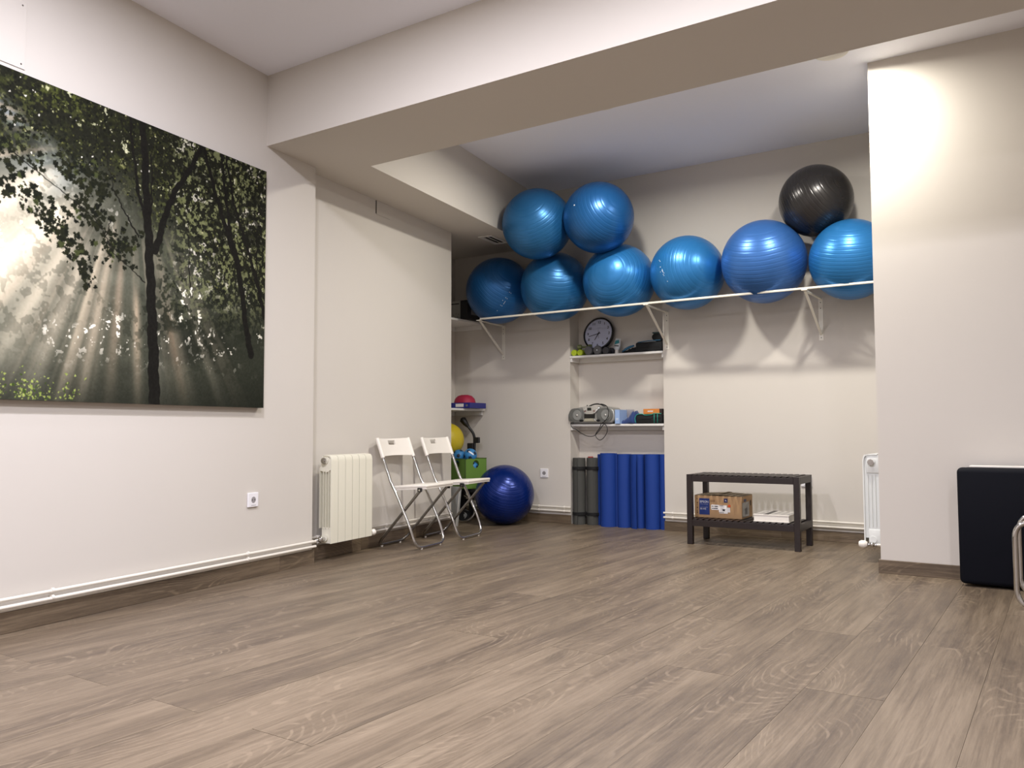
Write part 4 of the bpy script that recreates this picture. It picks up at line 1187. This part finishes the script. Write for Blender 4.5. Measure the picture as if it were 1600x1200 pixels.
cord = [(.04, .0, .172), (.10, -.07, .176), (.17, -.10, .155), (.195, -.112, .11), (.19, -.115, .06), (.150, -.112, .020), (.118, -.112, -.004), (.105, -.112, -.035), (.075, -.112, -.072), (.062, -.112, -.098), (.075, -.112, -.125), (.105, -.112, -.142), (.140, -.112, -.125), (.172, -.112, -.085), (.182, -.112, -.045), (.172, -.112, -.018), (.150, -.112, -.002), (.128, -.112, -.022), (.095, -.112, -.064), (.058, -.112, -.098), (.02, -.112, -.110), (-.03, -.112, -.105), (-.09, -.112, -.080), (-.14, -.112, -.048), (-.175, -.112, -.035), (-.192, -.112, -.015), (-.195, -.110, .008), (-.18, -.09, .012)]
def smooth_path(P, n=5):
    P = [Vector(p) for p in P]; out = []
    for i in range(len(P) - 1):
        p0, p1, p2, p3 = P[max(i - 1, 0)], P[i], P[i + 1], P[min(i + 2, len(P) - 1)]
        for k in range(n):
            t = k / n
            out.append(.5 * ((2 * p1) + (-p0 + p2) * t + (2 * p0 - 5 * p1 + 4 * p2 - p3) * t * t + (-p0 + 3 * p1 - 3 * p2 + p3) * t ** 3))
    out.append(P[-1]); return out
b = MB(); b.tube(smooth_path(cord), .0034, 8); b.build('power_cord', M_BLACK, root, smooth=True)
root.scale = (.97, 1, 1)

root = empty('slim_box', (-3.261, 6.62, ZL + .001), 0, 'pale blue upright slim box beside the stereo', 'box')
b = MB(); b.box(-.022, .022, -.08, .07, 0, .122, bev=.001); b.build('carton', mat('pale_blue_card', rgb(150, 178, 222), rough=.6), root)
b = MB(); b.box(-.012, .012, -.0815, -.0795, .03, .05); b.build('label', mat('paler_blue', rgb(190, 206, 228)), root)
root = empty('clear_pouch', (-3.222, 6.712, ZL + .001), .1, 'translucent grey pouch standing behind the blue cloth', 'pouch')
b = MB(); b.prism([(-.03, 0), (.035, 0), (.038, .125), (-.032, .128)], -.012, .012, 'y', bev=.003); b.build('sleeve', mat('clear_film', rgb(170, 168, 176), rough=.3, alpha=.55), root)
b = MB(); b.box(-.02, .025, -.003, .003, .01, .09); b.build('insert_card', mat('grey_card', rgb(120, 112, 122)), root)
cloth_heap('cloth_bundle', (-3.158, 6.625, ZL + .001), .165, .13, .105, M_NAVC, 8, 'crumpled navy cloth bundle in the middle of the lower niche shelf', 'cloth', folds=5, profile=lambda u: .30 + .75 * math.sin(PI * min(1, u ** 1.8 * 1.02)) ** 1 if u < .92 else .35)
root = empty('black_pouch', (-2.978, 6.640, ZL + .001), 0, 'black padded pouch with teal piping, right end of the lower niche shelf', 'pouch')
b = MB(); b.box(-.122, .122, -.075, .07, 0, .080, bev=.016, seg=3); b.build('pad', M_BLKC, root, smooth=True, angle=50)
b = MB()
b.tube(smooth_path([(-.118, -.078, .008), (-.124, -.078, .045), (-.105, -.078, .076), (-.06, -.078, .083), (-.03, -.078, .072), (.03, -.078, .076), (.055, -.078, .086), (.12, -.078, .082)]), .0032, 8)
b.tube([(.055, -.079, .005), (.055, -.079, .082)], .0032, 8); b.tube([(.085, -.079, .005), (.085, -.079, .082)], .0032, 8)
b.build('piping', M_TEAL, root, smooth=True)
b = MB(); b.box(.06, .11, -.081, -.074, .045, .055); b.box(-.09, .03, -.079, -.072, .035, .045); b.build('strap', M_DARK, root)
root = empty('orange_box', (-2.957, 6.650, ZL + .083), .04, 'small orange carton with white lettering on top of the black pouch', 'box')
b = MB(); b.box(-.085, .062, -.05, .05, 0, .044, bev=.002); b.build('carton', mat('orange_card', rgb(206, 128, 56), rough=.6), root)
b = MB(); b.box(.062, .088, -.048, .05, .0, .044, bev=.002); b.build('end_flap', mat('dark_brown_card', rgb(42, 24, 20), rough=.6), root)
for i, (x, w) in enumerate(((-.045, .006), (-.036, .007), (-.027, .005), (-.019, .007), (-.010, .008), (-.001, .005))):
    b = MB(); b.box(x, x + w, -.0512, -.0498, .018, .027 + .002 * (i % 2)); b.build('printed_mark', M_DOT, root)

# ------------------------------------------------------------------ rolled exercise mats
def roll(x, y, r, h, m, label, group, start=0.0, flap=0.0, z0=0.0, bands=False, turns=4.2, lean=0.0, name='rolled_mat'):
    root = empty(name, (x, y, z0), 0, label, 'exercise mat', group, rot=(0, lean, start))
    t = r * .72 / turns * .86
    n = int(turns * 22)
    nz = 14 if flap else 1
    b = MB(); bm = b.bm
    cols = []
    for k in range(nz + 1):
        z = h * k / nz
        ri, ro = [], []
        for i in range(n + 1):
            a = 2 * PI * turns * i / n
            rad = r * .28 + (r * .72) * i / n
            if flap:
                uu = turns * i / n - (turns - 1)
                q_ = min(1, max(0, uu / .36)); rad *= .58 + .42 * (q_ * q_ * (3 - 2 * q_) if uu > 0 else 0)
            if flap:
                f = max(0, (i / n - (1 - .24 / turns * 1.0)) / (.24 / turns))
                bulge = .35 + .65 * math.sin(PI * (0.12 + .80 * k / nz)) 
                rad += flap * f ** 1.5 * bulge
            c, s = math.cos(a), math.sin(a)
            ri.append(bm.verts.new(((rad - t) * c, (rad - t) * s, z))); ro.append(bm.verts.new((rad * c, rad * s, z)))
        cols.append((ri, ro))
    for k in range(nz):
        (a0, b0), (a1, b1) = cols[k], cols[k + 1]
        for i in range(n):
            bm.faces.new((b0[i], b0[i + 1], b1[i + 1], b1[i])); bm.faces.new((a0[i + 1], a0[i], a1[i], a1[i + 1]))
        bm.faces.new((a0[n], a1[n], b1[n], b0[n])); bm.faces.new((a0[0], b0[0], b1[0], a1[0]))
    for (ri, ro), fl_ in ((cols[0], True), (cols[-1], False)):
        for i in range(n):
            bm.faces.new((ri[i], ri[i + 1], ro[i + 1], ro[i]) if not fl_ else (ro[i], ro[i + 1], ri[i + 1], ri[i]))
    b.build('foam_sheet', m, root, smooth=True, angle=40)
    if bands:
        for zb in (h * .16, h * .845):
            b = MB(); b.lathe([(r + .001, zb - .014), (r + .0035, zb - .012), (r + .0035, zb + .012), (r + .001, zb + .014)], 36)
            b.build('elastic_band', M_DARK, root, smooth=True, angle=40)
    return root
G1 = 'charcoal rolled mats'; G2 = 'blue rolled mats'
roll(-3.672, 6.600, .062, .590, M_MATG, 'charcoal rolled mat with black bands, leftmost in the niche', G1, 3.6, bands=True)
roll(-3.548, 6.630, .063, .592, M_MATG, 'charcoal rolled mat with black bands touching the blue mats', G1, 3.9, bands=True)
roll(-3.612, 6.697, .026, .60, mat('red_foam', rgb(170, 50, 48), rough=.8), 'thin red rolled mat hidden behind the charcoal mats', None, 0)
roll(-3.466, 6.655, .047, .624, M_MATB, 'narrow blue rolled mat mostly hidden behind its neighbour, left end of the blue row', G2, 3.3)
roll(-3.375, 6.585, .0775, .636, M_MATB, 'tallest blue rolled mat with a double outer edge, left in the blue row', G2, 5.5)
roll(-3.228, 6.600, .0735, .630, M_MATB, 'blue rolled mat second of the large rolls from the left', G2, 2.2)
roll(-3.092, 6.595, .067, .630, M_MATB, 'blue rolled mat whose loose edge curls open in the middle of the row', G2, 3.70, flap=.035)
roll(-2.966, 6.600, .0725, .632, M_MATB, 'blue rolled mat right of the curled open edge', G2, 1.5)
roll(-2.862, 6.630, .048, .632, M_MATB, 'narrow blue rolled mat against the right niche edge', G2, 4.6)

# ------------------------------------------------------------------ folding chairs
def arc_tube(name, pts, r, m, parent):
    b = MB(); b.tube(pts, r, 12); return b.build(name, m, parent, smooth=True, angle=60)
def folding_chair():
    root = empty('folding_chair', (0, 0, 0), 0, None, 'chair')
    # local x = forwards (into the room), y = width, z up
    w = .205
    def side_a(y):      # backrest top -> seat -> front foot
        return [(-.150, y, .775), (-.100, y, .640), (-.030, y, .462), (.010, y, .395), (.120, y, .175), (.176, y, .014)]
    A = side_a(-w); Bb = side_a(w)
    P = fillet([A[0], A[1], A[2], A[3], A[4], A[5], (Bb[5][0], Bb[5][1], Bb[5][2]), Bb[4], Bb[3], Bb[2], Bb[1], Bb[0]], [.05, .05, .05, .05, .095, .095, .05, .05, .05, .05], 6)
    arc_tube('front_frame', P, .0105, M_CHROME, root)
    wi = .185
    Q = fillet([(.205, -wi, .425), (-.165, -wi, .016), (-.165, wi, .016), (.205, wi, .425)], .085, 6)
    arc_tube('rear_frame', Q, .0105, M_STEEL, root)
    # seat
    b = MB(); b.box(-.030, .255, -.192, .192, -.002, .018, bev=.007, seg=3)
    b.box(-.026, .250, -.188, -.176, -.014, .004, bev=.002); b.box(-.026, .250, .176, .188, -.014, .004, bev=.002); b.box(.238, .250, -.18, .18, -.012, .004, bev=.002)
    b.build('seat', M_PLW, root, smooth=True, angle=40, loc=(0, 0, .428), rot=(0, -.058, 0))
    # curved back panel with a hand slot
    b = MB(); bm = b.bm
    ny_, nz_ = 18, 8
    H0, H1 = .655, .785
    def pt(j, k, d):
        v = -1 + 2 * j / ny_; t = k / nz_
        z = H0 + (H1 - H0) * t
        x = -.150 + (.775 - z) * .37 - .030 * (1 - v * v) + d
        return (x, v * .205, z - .004 * (1 - v * v) * (1 if k == nz_ else -1 if k == 0 else 0))
    F = [[bm.verts.new(pt(j, k, .006)) for j in range(ny_ + 1)] for k in range(nz_ + 1)]
    Bk = [[bm.verts.new(pt(j, k, -.006)) for j in range(ny_ + 1)] for k in range(nz_ + 1)]
    hole = lambda j, k: (7 <= j <= 10) and (k in (5, 6))
    for k in range(nz_):
        for j in range(ny_):
            if hole(j, k): continue
            bm.faces.new((F[k][j], F[k][j + 1], F[k + 1][j + 1], F[k + 1][j])); bm.faces.new((Bk[k][j + 1], Bk[k][j], Bk[k + 1][j], Bk[k + 1][j + 1]))
            for (jj, kk, e0, e1) in ((j - 1, k, (k, j), (k + 1, j)), (j + 1, k, (k, j + 1), (k + 1, j + 1)), (j, k - 1, (k, j), (k, j + 1)), (j, k + 1, (k + 1, j), (k + 1, j + 1))):
                if jj < 0 or jj >= ny_ or kk < 0 or kk >= nz_ or hole(jj, kk):
                    bm.faces.new((F[e0[0]][e0[1]], F[e1[0]][e1[1]], Bk[e1[0]][e1[1]], Bk[e0[0]][e0[1]]))
    b.tube([(-.150 + (.775 - z) * .37, -.205, z) for z in (.645, .70, .785)], .0145, 12); b.tube([(-.150 + (.775 - z) * .37, .205, z) for z in (.645, .70, .785)], .0145, 12)
    b.build('backrest', M_PLW, root, smooth=True, angle=40)
    for y in (-.200, .200):
        b = MB(); b.box(.185, .222, y - .006, y + .006, .410, .438, bev=.004); pv = b.build('pivot_bracket', M_BLACK, root)
        b = MB(); b.cyl((.204, y - .009, .422), (.204, y + .009, .422), .0065, seg=12); b.build('pivot_pin', M_CHROME, pv)
    for (x, y) in ((.176, -.13), (.176, .13), (-.165, -.12), (-.165, .12)):
        b = MB(); b.cyl((x, y, 0.0), (x, y, .014), .008, .010, seg=12); b.build('foot_cap', M_PLW, root, smooth=True, angle=40)
    return root
def copy_tree(o, parent=None):
    c = o.copy(); COL.objects.link(c)
    if parent is not None: c.parent = parent
    for ch in [x for x in bpy.data.objects if x.parent == o and x is not c]:
        copy_tree(ch, c)
    return c
ch = folding_chair()
ch.location = sk(5.245, -3.292, 0); ch.rotation_euler = (0, 0, RZ)
tag(ch, 'white folding chair with chrome legs standing next to the left radiator', 'chair', 'white folding chairs along the left recess')
c2 = copy_tree(ch)
c2.location = sk(5.822, -3.274, 0); c2.rotation_euler = (0, 0, RZ + .015)
tag(c2, 'white folding chair nearer the alcove, its seat overlapping the dark blue floor ball', 'chair', 'white folding chairs along the left recess')

# ------------------------------------------------------------------ slatted bench
root = empty('slatted_bench', (-1.966, 6.078, 0), math.radians(1.6), 'dark brown two-tier slatted wooden bench against the back wall', 'bench')
BW_, BD, BH, LT = .405, .195, .511, .040
for (sx, sy) in ((-1, -1), (1, -1), (-1, 1), (1, 1)):
    x = sx * (BW_ - LT / 2); y = sy * (BD - LT / 2)
    b = MB(); b.box(x - LT / 2, x + LT / 2, y - LT / 2, y + LT / 2, 0, BH, bev=.002); b.build('leg', M_BENCH, root)
ZS = .186
for zt in (BH, ZS):
    for sy in (-1, 1):
        y = sy * (BD - .011)
        b = MB(); b.box(-BW_ + LT, BW_ - LT, y - .011, y + .011, zt - .052, zt - (.010 if zt == BH else .008), bev=.0015); b.build('long_rail', M_BENCH, root)
    for sx in (-1, 1):
        x = sx * (BW_ - .011)
        b = MB(); b.box(x - .011, x + .011, -BD + LT, BD - LT, zt - .052, zt - .001, bev=.0015); b.build('end_rail', M_BENCH, root)
    n = 17
    for i in range(n):
        x = -BW_ + LT + .018 + (2 * BW_ - 2 * LT - .036) * i / (n - 1)
        b = MB(); b.box(x - .0145, x + .0145, -BD + .004, BD - .004, zt - .011, zt + .001, bev=.0015); b.build('slat', M_BENCH, root)

# carton on the bench
ZT = ZS + .0015
root = empty('shipping_carton', (-2.178, 6.135, ZT), math.radians(1.6), 'brown cardboard projector carton with a blue panel on the lower bench tier', 'box')
cw, cd, chh = .178, .135, .162
b = MB(); b.box(-cw, cw, -cd, cd, 0, chh, bev=.002, seg=1); b.build('carton', M_CARD, root)
for sgn, tilt in ((-1, .05), (1, -.02)):
    b = MB(); b.prism([(0, -.002), (cw * .98, -.002), (cw * .98, .001), (0, .001)], -cd + .002, cd - .002, 'y')
    b.build('top_flap', M_CARDTOP, root, loc=(sgn * -.0 + (-cw if sgn < 0 else .004), 0, chh + (.002 if sgn < 0 else .011)), rot=(0, -.05 if sgn < 0 else .045, 0))
b = MB(); b.prism([(-.02, 0), (.03, .0), (.028, .006), (.0, .009), (-.02, .004)], -cd + .01, cd - .01, 'y'); b.build('tape_ridge', M_CARDTOP, root, loc=(0, 0, chh + .008))
f = -cd - .0008
def sticker(x0, x1, z0, z1, m, nm, d=0.0):
    b = MB(); b.box(x0, x1, f - .0008 - d, f + .0006, z0, z1); return b.build(nm, m, root)
sticker(-.142, -.063, .022, .142, M_BOXBLUE, 'blue_print_panel')
text('EPSON', .0235, (-.103, f - .0012, .116), (PI / 2, 0, 0), M_INKW, root, bold=.0001, sx=.92)
sticker(-.133, -.075, .0985, .0993, M_INKW, 'print_line', .0004)
sticker(-.133, -.075, .0765, .0772, M_INKW, 'print_line', .0004)
text('EB-X02', .0160, (-.112, f - .0012, .064), (PI / 2, 0, 0), M_INKW, root, sx=.9)
for z, s_ in ((.138, .006), (.108, .008), (.093, .004), (.072, .008), (.048, .006), (.036, .008)):
    sticker(-.160, -.160 + s_, z - s_ / 2, z + s_ / 2, mat('brown_print', rgb(84, 60, 44)) if 'brown_print' not in bpy.data.materials else bpy.data.materials['brown_print'], 'handling_symbol')
sticker(.046, .074, .116, .146, mat('navy_print', rgb(30, 34, 84)), 'navy_square')
sticker(.056, .062, .128, .136, M_INKW, 'printed_mark', .0006); sticker(.060, .066, .126, .130, M_INKW, 'printed_mark', .0006)
sticker(-.058, -.020, .118, .134, mat('brown_tape', rgb(142, 108, 74)), 'tape_patch')
b = MB(); b.prism([(-.052, .066), (-.046, .060), (.004, .060), (.008, .066), (.008, .094), (.004, .098), (-.046, .098), (-.052, .094)], f - .0014, f + .0004, 'y'); b.build('round_label', M_LBL, root)
for (x0, x1, z) in ((-.046, -.034, .086), (-.031, -.027, .086), (-.023, .001, .0855), (-.046, -.032, .071), (-.031, .000, .0705)):
    sticker(x0, x1, z - .0028, z + .0028, M_INK, 'printed_word', .0012)
sticker(.010, .068, .066, .096, M_LBL, 'paper_label', .0004); sticker(.008, .092, .046, .080, M_LBL, 'paper_label', .0008); sticker(.012, .074, .036, .050, M_LBL, 'paper_label', .0002)
sticker(.036, .054, .054, .066, M_INK, 'barcode', .0012); sticker(.030, .062, .066, .068, M_INK, 'print_line', .0012); sticker(.014, .040, .090, .093, M_INK, 'print_line', .0012); sticker(.014, .046, .041, .044, M_INK, 'print_line', .0012)
b = MB(); b.cyl((.086, f, .093), (.086, f - .0022, .093), .0095, seg=24); b.build('orange_dot', M_ORANGE, root)
b = MB(); b.box(cw - .0003, cw + .0012, -cd + .012, .045, .012, .118); b.build('document_pouch', mat('clear_pouch_film', rgb(140, 138, 132), rough=.2), root)
b = MB(); b.box(cw - .0003, cw + .0016, -.085, -.025, .122, .142); b.build('side_print', mat('navy_print_b', rgb(36, 44, 78)), root)
b = MB(); b.box(cw, cw + .0022, -.06, .0, .03, .075); b.build('pouch_paper', mat('grey_paper', rgb(104, 102, 98)), root)
b = MB(); b.box(cw - .0003, cw + .0012, .075, .095, .085, .125); b.build('handling_symbol', M_INK, root)

root = empty('white_carton', (-1.775, 6.095, ZT), math.radians(3), 'flat white carton lying on the lower bench tier beside the cardboard carton', 'box')
b = MB(); b.box(-.122, .122, -.15, .16, .004, .048, bev=.003); b.build('body', M_PLW, root)
b = MB(); b.box(-.125, .125, -.154, .164, .045, .051, bev=.0015); b.build('lid', M_PLW, root)
b = MB(); b.box(-.125, .125, -.154, .164, .0, .005, bev=.0015); b.build('base_board', M_PLW, root)
b = MB(); b.box(-.055, -.020, -.150, .155, .051, .0522); b.build('grey_stripe', mat('grey_stripe', rgb(110, 106, 102)), root)

# ------------------------------------------------------------------ folded treatment table
root = empty('treatment_table', (-.512, 5.09, 0), 0, 'dark navy padded treatment table folded and standing against the right wall', 'treatment table')
b = MB(); b.box(0, .98, 0, .075, .012, .632, bev=.026, seg=4); b.build('padded_panel', M_NAVY, root, smooth=True, angle=60)
b = MB(); b.box(.012, .97, .125, .200, .012, .628, bev=.026, seg=4); b.build('padded_panel', M_NAVY, root, smooth=True, angle=60)
b = MB(); b.box(.02, .96, .076, .124, .03, .60, bev=.003); b.build('wooden_frame', mat('beech_frame', rgb(176, 140, 96), rough=.5), root)
b = MB(); b.box(.058, .96, .06, .14, .632, .641, bev=.002); b.build('top_strip', M_PLW, root)
for x in (.2, .8):
    b = MB(); b.cyl((x, .10, 0), (x, .10, .03), .018, seg=16); b.build('foot_cap', M_BLACK, root)

# ------------------------------------------------------------------ cantilever chair at the right edge
root = empty('cantilever_chair', (-.19, 4.78, 0), 0, 'chrome tube chair with dark blue seat at the right edge of the photo', 'chair')
r_ = .0125
for y in (-.19, .19):
    b = MB(); b.tube(fillet([(.50, y, .013), (-.035, y, .013), (-.035, y, .405), (.42, y, .400)], .075, 8), r_, 14)
    b.build('side_frame', M_CHROME, root, smooth=True, angle=60)
b = MB(); b.tube([(.50, -.19, .013), (.50, .19, .013)], r_, 14); b.build('floor_bar', M_CHROME, root, smooth=True, angle=60)
for y in (-.19, .19):
    b = MB(); b.tube(fillet([(.30, y, .402), (.42, y, .402), (.50, y, .86)], .08, 8), r_, 14); b.build('back_tube', M_CHROME, root, smooth=True, angle=60)
b = MB(); b.box(.008, .46, -.21, .21, .425, .475, bev=.02, seg=4); b.build('seat', M_NAVY, root, smooth=True, angle=60)
b = MB(); b.box(.012, .45, -.20, .20, .413, .426, bev=.004); b.build('seat_shell', M_BLACK, root)
b = MB(); b.box(-.02, .02, -.21, .21, .62, .88, bev=.014, seg=3, M=Matrix.Translation((.405, 0, 0)) @ Matrix.Rotation(.17, 4, 'Y')); b.build('backrest', M_NAVY, root, smooth=True, angle=60)
